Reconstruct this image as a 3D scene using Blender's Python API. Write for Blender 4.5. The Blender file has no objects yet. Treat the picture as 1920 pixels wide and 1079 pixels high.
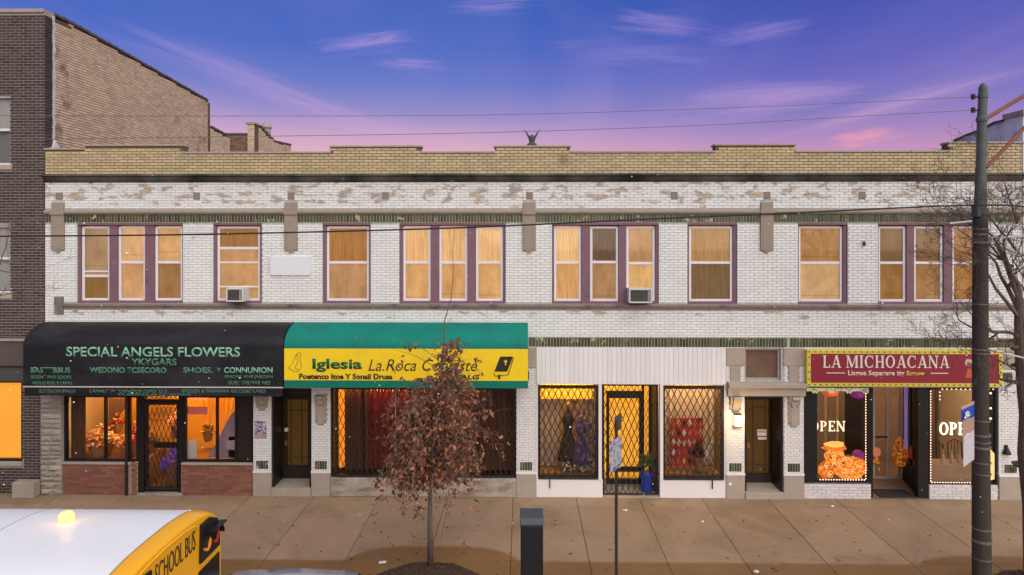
import bpy, bmesh, math, random
from mathutils import Vector, Matrix
random.seed(11)
S = bpy.context.scene
COL = S.collection
PI = math.pi

# ------------------------------------------------------------------ camera
YAW = math.radians(0.9)
CAMY, CAMZ, F, HOR = -16.0, 6.15, 1280.0, 440.0
cam = bpy.data.cameras.new("camera"); cam.lens = 24.0; cam.sensor_width = 36.0
cam.shift_y = -(539.5 - HOR) / 1920.0; cam.clip_end = 4000; cam.clip_start = 0.05
co = bpy.data.objects.new("camera", cam); COL.objects.link(co)
co.location = (0, CAMY, CAMZ); co.rotation_euler = (PI/2, 0, YAW)
S.camera = co
FWD = Vector((-math.sin(YAW), math.cos(YAW), 0)); RGT = Vector((math.cos(YAW), math.sin(YAW), 0))

def ray(px, py):
    return FWD + RGT*((px-960)/F) + Vector((0, 0, (HOR-py)/F))
def W(px, py, y=0.0):
    """point of the photograph on the vertical plane at depth y of the place"""
    r = ray(px, py); t = (y-CAMY)/r.y
    return Vector((r.x*t, y, CAMZ + r.z*t))
def WX(px, py, x):
    r = ray(px, py); t = x/r.x
    return Vector((x, CAMY+r.y*t, CAMZ+r.z*t))
def fx(px, y=0.0): return W(px, 500, y).x
def fz(py, y=0.0, px=960): return W(px, py, y).z
def rc(px0, px1, py0, py1, y=0.0):
    a = W(px0, (py0+py1)/2, y); b = W(px1, (py0+py1)/2, y)
    m = (px0+px1)/2
    return a.x, b.x, W(m, py1, y).z, W(m, py0, y).z

def lin(c):
    return tuple((v/255/12.92 if v/255 <= 0.04045 else ((v/255+0.055)/1.055)**2.4) for v in c)

# ------------------------------------------------------------------ world, sun, exposure
SUN_EL, SUN_AZ = math.radians(36), math.radians(150)      # the low cloudy light comes from behind the camera
wd = bpy.data.worlds.new("World"); S.world = wd; wd.use_nodes = True
nt = wd.node_tree; nt.nodes.clear(); N = nt.nodes.new; L = nt.links.new
out = N('ShaderNodeOutputWorld')
tc = N('ShaderNodeTexCoord'); sep = N('ShaderNodeSeparateXYZ'); L(tc.outputs['Generated'], sep.inputs[0])
def math_n(tree, op, a, b=None, clamp=False):
    n = tree.nodes.new('ShaderNodeMath'); n.operation = op; n.use_clamp = clamp
    for i, v in enumerate((a, b)):
        if v is None: continue
        if isinstance(v, (int, float)): n.inputs[i].default_value = v
        else: tree.links.new(v, n.inputs[i])
    return n.outputs[0]
def ramp_n(tree, fac, stops, interp='LINEAR'):
    n = tree.nodes.new('ShaderNodeValToRGB'); r = n.color_ramp; r.interpolation = interp
    while len(r.elements) > len(stops): r.elements.remove(r.elements[-1])
    while len(r.elements) < len(stops): r.elements.new(0.5)
    for e, (p, c) in zip(r.elements, stops):
        e.position = p; e.color = (*c, 1) if len(c) == 3 else c
    tree.links.new(fac, n.inputs[0]); return n.outputs[0]
def mix_n(tree, fac, a, b, mode='MIX'):
    n = tree.nodes.new('ShaderNodeMix'); n.data_type = 'RGBA'; n.blend_type = mode
    for i, v in ((0, fac), (6, a), (7, b)):
        if isinstance(v, (int, float)): n.inputs[i].default_value = v
        elif isinstance(v, tuple): n.inputs[i].default_value = (*v, 1) if len(v) == 3 else v
        else: tree.links.new(v, n.inputs[i])
    return n.outputs[2]
zz = sep.outputs[2]
skyA = ramp_n(nt, zz, [(0.0, lin((240,188,190))), (0.11, lin((232,178,192))), (0.14, lin((204,164,200))), (0.17, lin((154,142,202))),
                       (0.21, lin((108,122,200))), (0.26, lin((76,106,196))), (0.32, lin((60,98,188))), (1.0, lin((40,66,148)))])
skyB = ramp_n(nt, zz, [(0.0, lin((222,156,182))), (0.11, lin((196,146,188))), (0.14, lin((158,130,192))), (0.17, lin((122,116,192))),
                       (0.22, lin((100,98,188))), (0.265, lin((78,88,182))), (0.32, lin((58,78,172))), (1.0, lin((40,62,140)))])
az = math_n(nt, 'MULTIPLY_ADD', sep.outputs[0], 2.2); az.node.inputs[2].default_value = 0.15; az.node.use_clamp = True
sky = mix_n(nt, az, skyA, skyB)
# thin streaked cloud sheets, laid out on a level far above
zc = math_n(nt, 'ADD', zz, 0.10)
dx = math_n(nt, 'DIVIDE', sep.outputs[0], zc); dy = math_n(nt, 'DIVIDE', sep.outputs[1], zc)
cmb = N('ShaderNodeCombineXYZ'); L(dx, cmb.inputs[0]); L(dy, cmb.inputs[1])
def clouds(rot, sc, scale, lo, hi, seed, det=5, dist=0.5):
    mp = N('ShaderNodeMapping'); mp.inputs['Rotation'].default_value = (0, 0, math.radians(rot)); mp.inputs['Scale'].default_value = sc
    mp.inputs['Location'].default_value = (seed, seed*1.7, seed)
    L(cmb.outputs[0], mp.inputs[0])
    nz = N('ShaderNodeTexNoise'); nz.inputs['Scale'].default_value = scale; nz.inputs['Detail'].default_value = det
    nz.inputs['Roughness'].default_value = 0.5; nz.inputs['Distortion'].default_value = dist
    L(mp.outputs[0], nz.inputs[0])
    n = N('ShaderNodeMapRange'); n.interpolation_type = 'SMOOTHSTEP'; n.inputs[1].default_value = lo; n.inputs[2].default_value = hi
    L(nz.outputs[0], n.inputs[0]); return n.outputs[0]
c1 = clouds(8, (1.25, 0.34, 1), 0.60, 0.44, 0.78, 3.1, 5, 0.5)
c2 = clouds(-62, (1.5, 0.40, 1), 0.7, 0.46, 0.78, 5.4, 5, 0.5)
cc = math_n(nt, 'MAXIMUM', c1, c2)
fade = N('ShaderNodeMapRange'); fade.inputs[1].default_value = 0.02; fade.inputs[2].default_value = 0.14; L(zz, fade.inputs[0])
cf = math_n(nt, 'MULTIPLY', cc, fade.outputs[0]); cf = math_n(nt, 'MULTIPLY', cf, 0.30)
ccol = ramp_n(nt, zz, [(0.0, lin((244,176,186))), (0.14, lin((222,170,206))), (0.22, lin((184,156,220))), (1.0, lin((150,146,216)))])
sky = mix_n(nt, cf, sky, ccol)
# a few wisps of cirrus at their own bearings
du = math_n(nt, 'DIVIDE', sep.outputs[0], sep.outputs[1]); dv = math_n(nt, 'DIVIDE', sep.outputs[2], sep.outputs[1])
cuv = N('ShaderNodeCombineXYZ'); L(du, cuv.inputs[0]); L(dv, cuv.inputs[1])
for (px, py, rx, ry, rot, amt, seed) in ((690, 80, 110, 24, 6, .62, 1), (765, 122, 90, 16, -4, .45, 2), (930, 12, 130, 20, 2, .45, 3), (1250, 45, 130, 30, -6, .42, 4),
        (1420, 185, 260, 46, 6, .50, 5), (470, 150, 330, 38, -21, .42, 6), (1625, 256, 85, 26, 8, .75, 7), (1700, 190, 330, 26, 14, .40, 8), (1170, 100, 200, 36, 0, .28, 9), (650, 225, 240, 30, -12, .35, 10), (1420, 60, 120, 26, 10, .32, 11)):
    r = ray(px, py); mp = N('ShaderNodeMapping'); mp.vector_type = 'TEXTURE'; mp.inputs['Location'].default_value = (r.x/r.y, r.z/r.y, 0)
    mp.inputs['Rotation'].default_value = (0, 0, math.radians(rot)); mp.inputs['Scale'].default_value = (rx/F, ry/F, 1); L(cuv.outputs[0], mp.inputs[0])
    ln = N('ShaderNodeVectorMath'); ln.operation = 'LENGTH'; L(mp.outputs[0], ln.inputs[0])
    nz = N('ShaderNodeTexNoise'); nz.inputs['Scale'].default_value = 1.3; nz.inputs['Detail'].default_value = 6; nz.inputs['Roughness'].default_value = .55; nz.inputs['Distortion'].default_value = .6
    m2 = N('ShaderNodeMapping'); m2.inputs['Location'].default_value = (seed*3.3, seed*1.9, seed); m2.inputs['Scale'].default_value = (.8, 1.6, 1); L(mp.outputs[0], m2.inputs[0]); L(m2.outputs[0], nz.inputs[0])
    a_ = math_n(nt, 'SUBTRACT', 1.0, ln.outputs['Value']); a_ = math_n(nt, 'ADD', a_, math_n(nt, 'MULTIPLY', math_n(nt, 'SUBTRACT', nz.outputs[0], .5), 1.9))
    mr_ = N('ShaderNodeMapRange'); mr_.interpolation_type = 'SMOOTHSTEP'; mr_.inputs[1].default_value = 0.05; mr_.inputs[2].default_value = 1.15; L(a_, mr_.inputs[0])
    edge = N('ShaderNodeMapRange'); edge.interpolation_type = 'SMOOTHSTEP'; edge.inputs[1].default_value = 1.6; edge.inputs[2].default_value = .6; L(ln.outputs['Value'], edge.inputs[0])
    f_ = math_n(nt, 'MULTIPLY', math_n(nt, 'MULTIPLY', mr_.outputs[0], edge.outputs[0]), amt)
    sky = mix_n(nt, f_, sky, lin((238, 160, 182)) if seed == 7 else ccol)
nish = N('ShaderNodeTexSky'); nish.sky_type = 'NISHITA'; nish.sun_disc = False
nish.sun_elevation = SUN_EL; nish.sun_rotation = SUN_AZ
bg1 = N('ShaderNodeBackground'); L(sky, bg1.inputs[0]); bg1.inputs[1].default_value = 0.97
bg2 = N('ShaderNodeBackground'); L(nish.outputs[0], bg2.inputs[0]); bg2.inputs[1].default_value = 0.003
ad = N('ShaderNodeAddShader'); L(bg1.outputs[0], ad.inputs[0]); L(bg2.outputs[0], ad.inputs[1]); L(ad.outputs[0], out.inputs[0])

sl = bpy.data.lights.new("sun", 'SUN'); sl.energy = 4.35; sl.angle = math.radians(95); sl.color = (1.0, 0.94, 0.755)
so = bpy.data.objects.new("sun", sl); COL.objects.link(so); so.location = (0, -30, 30)
d = Vector((math.sin(SUN_AZ)*math.cos(SUN_EL), math.cos(SUN_AZ)*math.cos(SUN_EL), math.sin(SUN_EL)))
so.rotation_euler = d.to_track_quat('Z', 'Y').to_euler()
S.view_settings.view_transform = 'Standard'; S.view_settings.look = 'None'
S.view_settings.exposure = 0; S.view_settings.gamma = 1; S.view_settings.use_curve_mapping = False
S.cycles.use_denoising = True; S.cycles.max_bounces = 7; S.cycles.transparent_max_bounces = 16
S.cycles.sample_clamp_indirect = 4.0

# ------------------------------------------------------------------ materials
MATS = {}
def mat(name, col, rough=0.7, var=0.12, scale=6.0, bump=0.0, bscale=60.0, bdist=0.01, metal=0.0, isl=0.0, emit=None, es=0.0,
        stain=None, sscale=0.8, slo=0.5, shi=0.62, spec=0.3, stretch=(1, 1, 1), zmask=None, stain2=None, sstretch=(1, 1, 1), coat=0.0):
    """procedural: base colour + noise, optional per-piece tint (isl), optional stain colour in patches"""
    if name in MATS: return MATS[name]
    m = bpy.data.materials.new(name); m.use_nodes = True; t = m.node_tree; n = t.nodes; l = t.links
    b = n['Principled BSDF']; b.inputs['Roughness'].default_value = rough; b.inputs['Metallic'].default_value = metal
    b.inputs['Specular IOR Level'].default_value = spec
    if coat: b.inputs['Coat Weight'].default_value = coat
    g = n.new('ShaderNodeNewGeometry')
    mp = n.new('ShaderNodeMapping'); mp.inputs['Scale'].default_value = stretch; l.new(g.outputs['Position'], mp.inputs[0])
    nz = n.new('ShaderNodeTexNoise'); nz.inputs['Scale'].default_value = scale; nz.inputs['Detail'].default_value = 6
    nz.inputs['Roughness'].default_value = 0.6
    l.new(mp.outputs[0], nz.inputs[0])
    f = math_n(t, 'SUBTRACT', nz.outputs[0], 0.5); f = math_n(t, 'MULTIPLY', f, 2.6*var)
    if isl:
        oi = n.new('ShaderNodeObjectInfo')
        r = math_n(t, 'ADD', g.outputs['Random Per Island'], oi.outputs['Random']); r = math_n(t, 'FRACT', r)
        r = math_n(t, 'SUBTRACT', r, 0.5); r = math_n(t, 'MULTIPLY', r, 2*isl); f = math_n(t, 'ADD', f, r)
    f = math_n(t, 'ADD', f, 1.0)
    cb = n.new('ShaderNodeCombineXYZ')
    for i in range(3): l.new(f, cb.inputs[i])
    c = mix_n(t, 1.0, tuple(col), cb.outputs[0], 'MULTIPLY')
    if stain:
        ns = n.new('ShaderNodeTexNoise'); ns.inputs['Scale'].default_value = sscale; ns.inputs['Detail'].default_value = 7
        ns.inputs['Roughness'].default_value = 0.62; ms = n.new('ShaderNodeMapping'); ms.inputs['Scale'].default_value = sstretch; l.new(g.outputs['Position'], ms.inputs[0]); l.new(ms.outputs[0], ns.inputs[0])
        mr = n.new('ShaderNodeMapRange'); mr.inputs[1].default_value = slo; mr.inputs[2].default_value = shi
        v = ns.outputs[0]
        if zmask:                       # heights where the paint has weathered most
            sp = n.new('ShaderNodeSeparateXYZ'); l.new(g.outputs['Position'], sp.inputs[0])
            mk = ramp_n(t, math_n(t, 'DIVIDE', sp.outputs[2], 10.0), [(p/10.0, (a, a, a)) for p, a in zmask])
            v = math_n(t, 'ADD', v, math_n(t, 'SUBTRACT', mk, 0.5))
        l.new(v, mr.inputs[0])
        if stain2:
            n2 = n.new('ShaderNodeTexNoise'); n2.inputs['Scale'].default_value = sscale*1.7; n2.inputs['Detail'].default_value = 4; l.new(ms.outputs[0], n2.inputs[0])
            stc = mix_n(t, ramp_n(t, n2.outputs[0], [(.42, (0, 0, 0)), (.56, (1, 1, 1))]), tuple(stain), tuple(stain2))
            c = mix_n(t, mr.outputs[0], c, stc)
        else: c = mix_n(t, mr.outputs[0], c, tuple(stain))
    l.new(c, b.inputs['Base Color'])
    if emit:
        b.inputs['Emission Color'].default_value = (*emit, 1); b.inputs['Emission Strength'].default_value = es
        ce = mix_n(t, 1.0, tuple(emit), cb.outputs[0], 'MULTIPLY'); l.new(ce, b.inputs['Emission Color'])
    if bump:
        nb = n.new('ShaderNodeTexNoise'); nb.inputs['Scale'].default_value = bscale; nb.inputs['Detail'].default_value = 4
        l.new(g.outputs['Position'], nb.inputs[0])
        bp = n.new('ShaderNodeBump'); bp.inputs['Strength'].default_value = bump; bp.inputs['Distance'].default_value = bdist
        l.new(nb.outputs[0], bp.inputs['Height']); l.new(bp.outputs[0], b.inputs['Normal'])
    MATS[name] = m; return m
def S_(c, k=1.0): return tuple(v*k for v in lin(c))
def glass(name, tint=(0.9, 0.9, 0.9), gl=0.06, rough=0.03):
    if name in MATS: return MATS[name]
    m = bpy.data.materials.new(name); m.use_nodes = True; t = m.node_tree; n = t.nodes; l = t.links
    n.remove(n['Principled BSDF']); o = n['Material Output']
    tr = n.new('ShaderNodeBsdfTransparent'); tr.inputs[0].default_value = (*tint, 1)
    gs = n.new('ShaderNodeBsdfGlossy'); gs.inputs['Roughness'].default_value = rough
    fr = n.new('ShaderNodeFresnel'); fr.inputs[0].default_value = 1.28
    nz = n.new('ShaderNodeTexNoise'); nz.inputs['Scale'].default_value = 1.3
    g = n.new('ShaderNodeNewGeometry'); l.new(g.outputs['Position'], nz.inputs[0])
    bp = n.new('ShaderNodeBump'); bp.inputs['Strength'].default_value = 0.06; l.new(nz.outputs[0], bp.inputs['Height']); l.new(bp.outputs[0], gs.inputs['Normal'])
    f = math_n(t, 'MAXIMUM', fr.outputs[0], gl)
    mx = n.new('ShaderNodeMixShader'); l.new(f, mx.inputs[0]); l.new(tr.outputs[0], mx.inputs[1]); l.new(gs.outputs[0], mx.inputs[2])
    l.new(mx.outputs[0], o.inputs[0]); MATS[name] = m; return m

TAN = (0.47, 0.35, 0.24)
M_white = mat('white_paint_brick', (0.72, 0.725, 0.71), 0.6, 0.09, 1.4, 0.35, 90, isl=0.045, stain=(.53, .41, .28), stain2=(.34, .32, .29), sstretch=(.6, 1, 1.4), sscale=4.2, slo=0.57, shi=0.64,
              zmask=[(0, .43), (3.2, .43), (4.1, .46), (4.35, .54), (4.5, .42), (6.3, .40), (6.55, .44), (6.7, .46), (7.0, .57), (7.3, .56), (7.45, .5), (10, .5)])
M_glazed = mat('glazed_white_brick', (0.70, 0.68, 0.67), 0.35, 0.06, 4, 0.1, 60, isl=0.05)
M_mortar_w = mat('painted_mortar', (0.40, 0.40, 0.39), 0.9, 0.45, 9, 0.4, 80)
M_yellow = mat('yellow_brick', (0.47, 0.375, 0.225), 0.75, 0.12, 2.2, 0.4, 90, isl=0.12, stain=(0.22, 0.17, 0.10), sscale=1.6, slo=0.64, shi=0.75)
M_mortar_y = mat('yellow_mortar', (0.15, 0.10, 0.05), 0.9, 0.2, 8)
M_red = mat('red_brick', (0.23, 0.092, 0.062), 0.8, 0.15, 5, 0.4, 90, isl=0.22)
M_mortar_r = mat('pale_mortar', (0.33, 0.24, 0.20), 0.9, 0.2, 8)
M_dark = mat('dark_brick', (0.052, 0.039, 0.035), 0.6, 0.2, 3, 0.4, 90, isl=0.35)
M_mortar_d = mat('grey_mortar', (0.36, 0.30, 0.27), 0.9, 0.2, 8)
M_tan = mat('common_brick', (0.60, 0.45, 0.32), 0.85, 0.2, 1.2, 0.5, 90, isl=0.16, stain=(0.13, 0.09, 0.065), sscale=0.9, slo=0.62, shi=0.72)
M_mortar_t = mat('brown_mortar', (0.13, 0.09, 0.06), 0.95, 0.3, 6)
M_green = mat('green_glazed_brick', (0.060, 0.068, 0.036), 0.35, 0.25, 7, isl=0.5, stain=(0.45, 0.42, 0.28), sscale=5.0, slo=0.60, shi=0.64)
M_mortar_g = mat('green_course_mortar', (0.36, 0.34, 0.24), 0.9, 0.3, 10)
M_lime = mat('limestone', (0.29, 0.24, 0.19), 0.85, 0.15, 5, 0.4, 40, stain=(0.14, 0.11, 0.09), sscale=2.5, slo=0.58, shi=0.75)
M_limeD = mat('stained_limestone', (0.24, 0.19, 0.16), 0.85, 0.25, 5, 0.4, 40, stain=(0.05, 0.045, 0.04), sscale=1.6, slo=0.55, shi=0.7)
M_cornice = mat('sooty_cornice', (0.10, 0.092, 0.08), 0.85, 0.4, 2.5, 0.5, 40, stain=(0.016, 0.018, 0.012), sscale=0.9, slo=0.38, shi=0.62, stretch=(0.4, 1, 2))
M_cope = mat('grey_coping', (0.34, 0.29, 0.245), 0.85, 0.2, 4, 0.4, 40)
M_clay = mat('dark_clay_coping', (0.085, 0.07, 0.055), 0.7, 0.3, 4, isl=0.3)
M_purple = mat('mauve_paint', (0.185, 0.098, 0.125), 0.55, 0.18, 5, 0.1, 50, stain=(0.09, 0.05, 0.06), sscale=3, slo=0.6, shi=0.75)
M_vinyl = mat('white_sash', (0.70, 0.67, 0.70), 0.4, 0.05, 6)
M_black = mat('black_paint', (0.012, 0.011, 0.011), 0.4, 0.3, 5)
M_dkframe = mat('dark_brown_frame', (0.022, 0.015, 0.013), 0.45, 0.3, 5)
M_iron = mat('dark_iron', (0.03, 0.024, 0.02), 0.5, 0.3, 8)
M_wpaint = mat('white_board_paint', (0.70, 0.66, 0.66), 0.55, 0.06, 2, 0.05, 40)
M_conc = mat('weathered_concrete', (0.38, 0.32, 0.27), 0.9, 0.35, 4, 0.6, 30, stain=(0.20, 0.155, 0.12), sscale=4, slo=0.46, shi=0.66, sstretch=(.5, 1, 1.6))
M_base = mat('tan_stone_base', (0.36, 0.30, 0.25), 0.85, 0.14, 4, 0.4, 40)
M_glass = glass('window_glass', (0.93, 0.93, 0.92), 0.015)
M_glass2 = glass('shop_glass', (0.94, 0.93, 0.92), 0.02)

# ------------------------------------------------------------------ mesh builder
class MB:
    def __init__(s): s.v = []; s.f = []; s.m = []
    def add(s, vs, fs, mi=0):
        o = len(s.v); s.v += [tuple(v) for v in vs]
        for f in fs: s.f.append(tuple(i+o for i in f)); s.m.append(mi)
        return s
    def box(s, x0, x1, y0, y1, z0, z1, mi=0):
        vs = [(x, y, z) for z in (z0, z1) for y in (y0, y1) for x in (x0, x1)]
        return s.add(vs, [(0,2,3,1), (4,5,7,6), (0,1,5,4), (2,6,7,3), (0,4,6,2), (1,3,7,5)], mi)
    def obox(s, O, U, V, Wd, mi=0):
        O, U, V, Wd = map(Vector, (O, U, V, Wd))
        vs = [O+U*a+V*b+Wd*c for c in (0, 1) for b in (0, 1) for a in (0, 1)]
        return s.add(vs, [(0,2,3,1), (4,5,7,6), (0,1,5,4), (2,6,7,3), (0,4,6,2), (1,3,7,5)], mi)
    def prism(s, poly, x0, x1, axis='x', mi=0):
        """poly of 2D points: axis x -> (y,z); axis y -> (x,z); axis z -> (x,y)"""
        n = len(poly)
        def P(p, t): return {'x': (t, p[0], p[1]), 'y': (p[0], t, p[1]), 'z': (p[0], p[1], t)}[axis]
        vs = [P(p, x0) for p in poly] + [P(p, x1) for p in poly]
        fs = [tuple(range(n))[::-1], tuple(range(n, 2*n))] + [(i, (i+1) % n, n+(i+1) % n, n+i) for i in range(n)]
        return s.add(vs, fs, mi)
    def tube(s, pts, rad, n=8, mi=0, caps=True):
        pts = [Vector(p) for p in pts]
        if isinstance(rad, (int, float)): rad = [rad]*len(pts)
        up = Vector((0.13, 0.21, 0.97)); vs = []; prev = None
        for i, p in enumerate(pts):
            t = (pts[min(i+1, len(pts)-1)] - pts[max(i-1, 0)])
            if t.length < 1e-9: t = Vector((0, 0, 1))
            t.normalize()
            a = (prev if prev is not None else up); a = a - t*a.dot(t)
            if a.length < 1e-3: a = Vector((1, 0, 0)) - t*t.x
            a.normalize(); prev = a; b = t.cross(a)
            for k in range(n):
                th = 2*PI*k/n; vs.append(p + (a*math.cos(th)+b*math.sin(th))*rad[i])
        fs = []
        for i in range(len(pts)-1):
            for k in range(n):
                fs.append((i*n+k, i*n+(k+1) % n, (i+1)*n+(k+1) % n, (i+1)*n+k))
        if caps:
            fs.append(tuple(range(n))[::-1]); fs.append(tuple(range((len(pts)-1)*n, len(pts)*n)))
        return s.add(vs, fs, mi)
    def lathe(s, c, prof, n=20, mi=0, sx=1, sy=1):
        c = Vector(c); vs = []
        for r, z in prof:
            for k in range(n):
                th = 2*PI*k/n; vs.append((c.x+r*math.cos(th)*sx, c.y+r*math.sin(th)*sy, c.z+z))
        fs = [(i*n+k, i*n+(k+1) % n, (i+1)*n+(k+1) % n, (i+1)*n+k) for i in range(len(prof)-1) for k in range(n)]
        fs.append(tuple(range(n))[::-1]); fs.append(tuple(range((len(prof)-1)*n, len(prof)*n)))
        return s.add(vs, fs, mi)
    def ball(s, c, r, n=12, m=8, mi=0, sc=(1, 1, 1)):
        prof = [(max(1e-4, r*math.sin(PI*i/m)), -r*math.cos(PI*i/m)) for i in range(m+1)]
        c = Vector(c); vs = []
        for rr, z in prof:
            for k in range(n):
                th = 2*PI*k/n; vs.append((c.x+rr*math.cos(th)*sc[0], c.y+rr*math.sin(th)*sc[1], c.z+z*sc[2]))
        fs = [(i*n+k, i*n+(k+1) % n, (i+1)*n+(k+1) % n, (i+1)*n+k) for i in range(m) for k in range(n)]
        return s.add(vs, fs, mi)
    def mesh(s, name, mats):
        me = bpy.data.meshes.new(name); me.from_pydata(s.v, [], s.f)
        for m in (mats if isinstance(mats, (list, tuple)) else [mats]): me.materials.append(m)
        if any(s.m): me.polygons.foreach_set('material_index', s.m)
        me.update(); return me
    def build(s, name, mats, parent=None, smooth=False, bevel=0.0, kind=None, label=None):
        me = s.mesh(name, mats)
        if smooth: me.polygons.foreach_set('use_smooth', [True]*len(me.polygons))
        o = bpy.data.objects.new(name, me); COL.objects.link(o)
        if parent is not None: attach(o, parent)
        if bevel:
            b = o.modifiers.new('bevel', 'BEVEL'); b.width = bevel; b.segments = 2; b.limit_method = 'ANGLE'; b.angle_limit = math.radians(40)
        if kind: o['kind'] = kind
        if label: o['label'] = label
        return o
def world_loc(o):
    v = Vector(o.location)
    if o.parent is not None: v += world_loc(o.parent) + o.matrix_parent_inverse.translation
    return v
def attach(o, parent):          # all parents are unrotated when parts are attached: cancel their offset only
    o.parent = parent
    o.matrix_parent_inverse = Matrix.Translation(-world_loc(parent))
def thing(name, label, cat, loc=(0, 0, 0), group=None):
    o = bpy.data.objects.new(name, None); COL.objects.link(o); o.location = loc; o.empty_display_size = 0.2
    o['label'] = label; o['category'] = cat
    if group: o['group'] = group
    return o
def tag(o, label, cat, group=None):
    o['label'] = label; o['category'] = cat
    if group: o['group'] = group
    return o
def grid_boxes(mb, x0, x1, z0, z1, y0, y1, holes):
    """a slab with rectangular holes, as non-overlapping boxes"""
    xs = sorted({x0, x1, *[min(max(h[i], x0), x1) for h in holes for i in (0, 1)]})
    for a, b in zip(xs, xs[1:]):
        if b-a < 1e-6: continue
        cuts = sorted((max(h[2], z0), min(h[3], z1)) for h in holes if h[0] < (a+b)/2 < h[1] and h[3] > z0 and h[2] < z1)
        z = z0
        for c0, c1 in cuts:
            if c0 > z+1e-6: mb.box(a, b, y0, y1, z, c0)
            z = max(z, c1)
        if z < z1-1e-6: mb.box(a, b, y0, y1, z, z1)
    return mb

class Bricks:
    """running-bond bricks, proud of the wall plane at O, running along U, facing Nn"""
    def __init__(s, O, U, Nn, pitch=0.2075, course=0.0675, joint=0.010, proud=0.012, z_origin=0.0):
        s.O, s.U, s.Nn = Vector(O), Vector(U).normalized(), Vector(Nn).normalized()
        s.p, s.c, s.j, s.pr, s.z0 = pitch, course, joint, proud, z_origin; s.b = []
    def fill(s, u0, u1, z0, z1, holes=(), top=None, header=False):
        k0 = math.floor((z0-s.z0)/s.c); k1 = math.ceil((z1-s.z0)/s.c)
        for k in range(k0, k1):
            a = max(z0, s.z0+k*s.c); b = min(z1, s.z0+(k+1)*s.c)
            if b-a < s.c*0.35: continue
            segs = [(u0, u1)]
            for h in holes:
                if h[2] < b-0.006 and h[3] > a+0.006:
                    ns = []
                    for p, q in segs:
                        if h[1] <= p or h[0] >= q: ns.append((p, q)); continue
                        if h[0] > p: ns.append((p, h[0]))
                        if h[1] < q: ns.append((h[1], q))
                    segs = ns
            ph = (k % 2)*s.p/2
            for p, q in segs:
                i = math.floor((p-ph)/s.p)
                while ph+i*s.p < q:
                    l = max(p, ph+i*s.p); r = min(q, ph+(i+1)*s.p); i += 1
                    if r-l < 0.03: continue
                    if top is not None and b > top((l+r)/2): continue
                    s.b.append((l, r, a, b))
    def build(s, parent, matr, quota, focus, mass_name='brickwork'):
        def P(u, n, z): return s.O + s.U*u + s.Nn*n + Vector((0, 0, z))
        full = [b for b in s.b if abs((b[1]-b[0])-s.p) < 1e-4 and abs(b[3]-b[2]-s.c) < 1e-4]
        full.sort(key=lambda b: (P((b[0]+b[1])/2, 0, (b[2]+b[3])/2)-Vector(focus)).length)
        single = full[:quota]; sset = set(single)
        j = s.j/2
        me = MB().obox(s.U*(-s.p/2+j) - s.Nn*0.01 + Vector((0, 0, -s.c/2+j)), s.U*(s.p-2*j), s.Nn*(s.pr+0.01), (0, 0, s.c-2*j)).mesh('brick', matr) if quota else None
        for b in single:
            o = bpy.data.objects.new('brick', me); COL.objects.link(o)
            o.location = P((b[0]+b[1])/2, random.uniform(-0.0015, 0.0015), (b[2]+b[3])/2); attach(o, parent)
        mb = MB()
        for b in s.b:
            if b in sset: continue
            pr = s.pr+random.uniform(-0.0015, 0.0015)
            mb.obox(P(b[0]+j, -0.01, b[2]+j), s.U*(b[1]-b[0]-2*j), s.Nn*(pr+0.01), (0, 0, b[3]-b[2]-2*j))
        if mb.v: mb.build(mass_name, matr, parent, kind='stuff')

# ------------------------------------------------------------------ lettering
def text(body, x0, x1, z0, z1, y, matr, parent, bold=0.0, shear=0.0, depth=0.004, name='lettering', basis=None):
    cu = bpy.data.curves.new(name, 'FONT'); cu.body = body; cu.size = 1; cu.offset = bold; cu.shear = shear; cu.extrude = 0.0
    cu.resolution_u = 3
    o = bpy.data.objects.new('t', cu); COL.objects.link(o); bpy.context.view_layer.update()
    me = bpy.data.meshes.new_from_object(o.evaluated_get(bpy.context.evaluated_depsgraph_get())); bpy.data.objects.remove(o)
    xs = [v.co.x for v in me.vertices]; ys = [v.co.y for v in me.vertices]
    ax, bx, ay, by = min(xs), max(xs), min(ys), max(ys)
    for v in me.vertices:
        u = (v.co.x-ax)/(bx-ax); w = (v.co.y-ay)/(by-ay)
        if basis: O, U, V = basis; v.co = Vector(O)+Vector(U)*u+Vector(V)*w
        else: v.co = (x0+(x1-x0)*u, y, z0+(z1-z0)*w)
    me.materials.append(matr); me.name = name
    ob = bpy.data.objects.new(name, me); COL.objects.link(ob)
    sd = ob.modifiers.new('thick', 'SOLIDIFY'); sd.thickness = depth; sd.offset = 0
    attach(ob, parent); return ob

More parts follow.
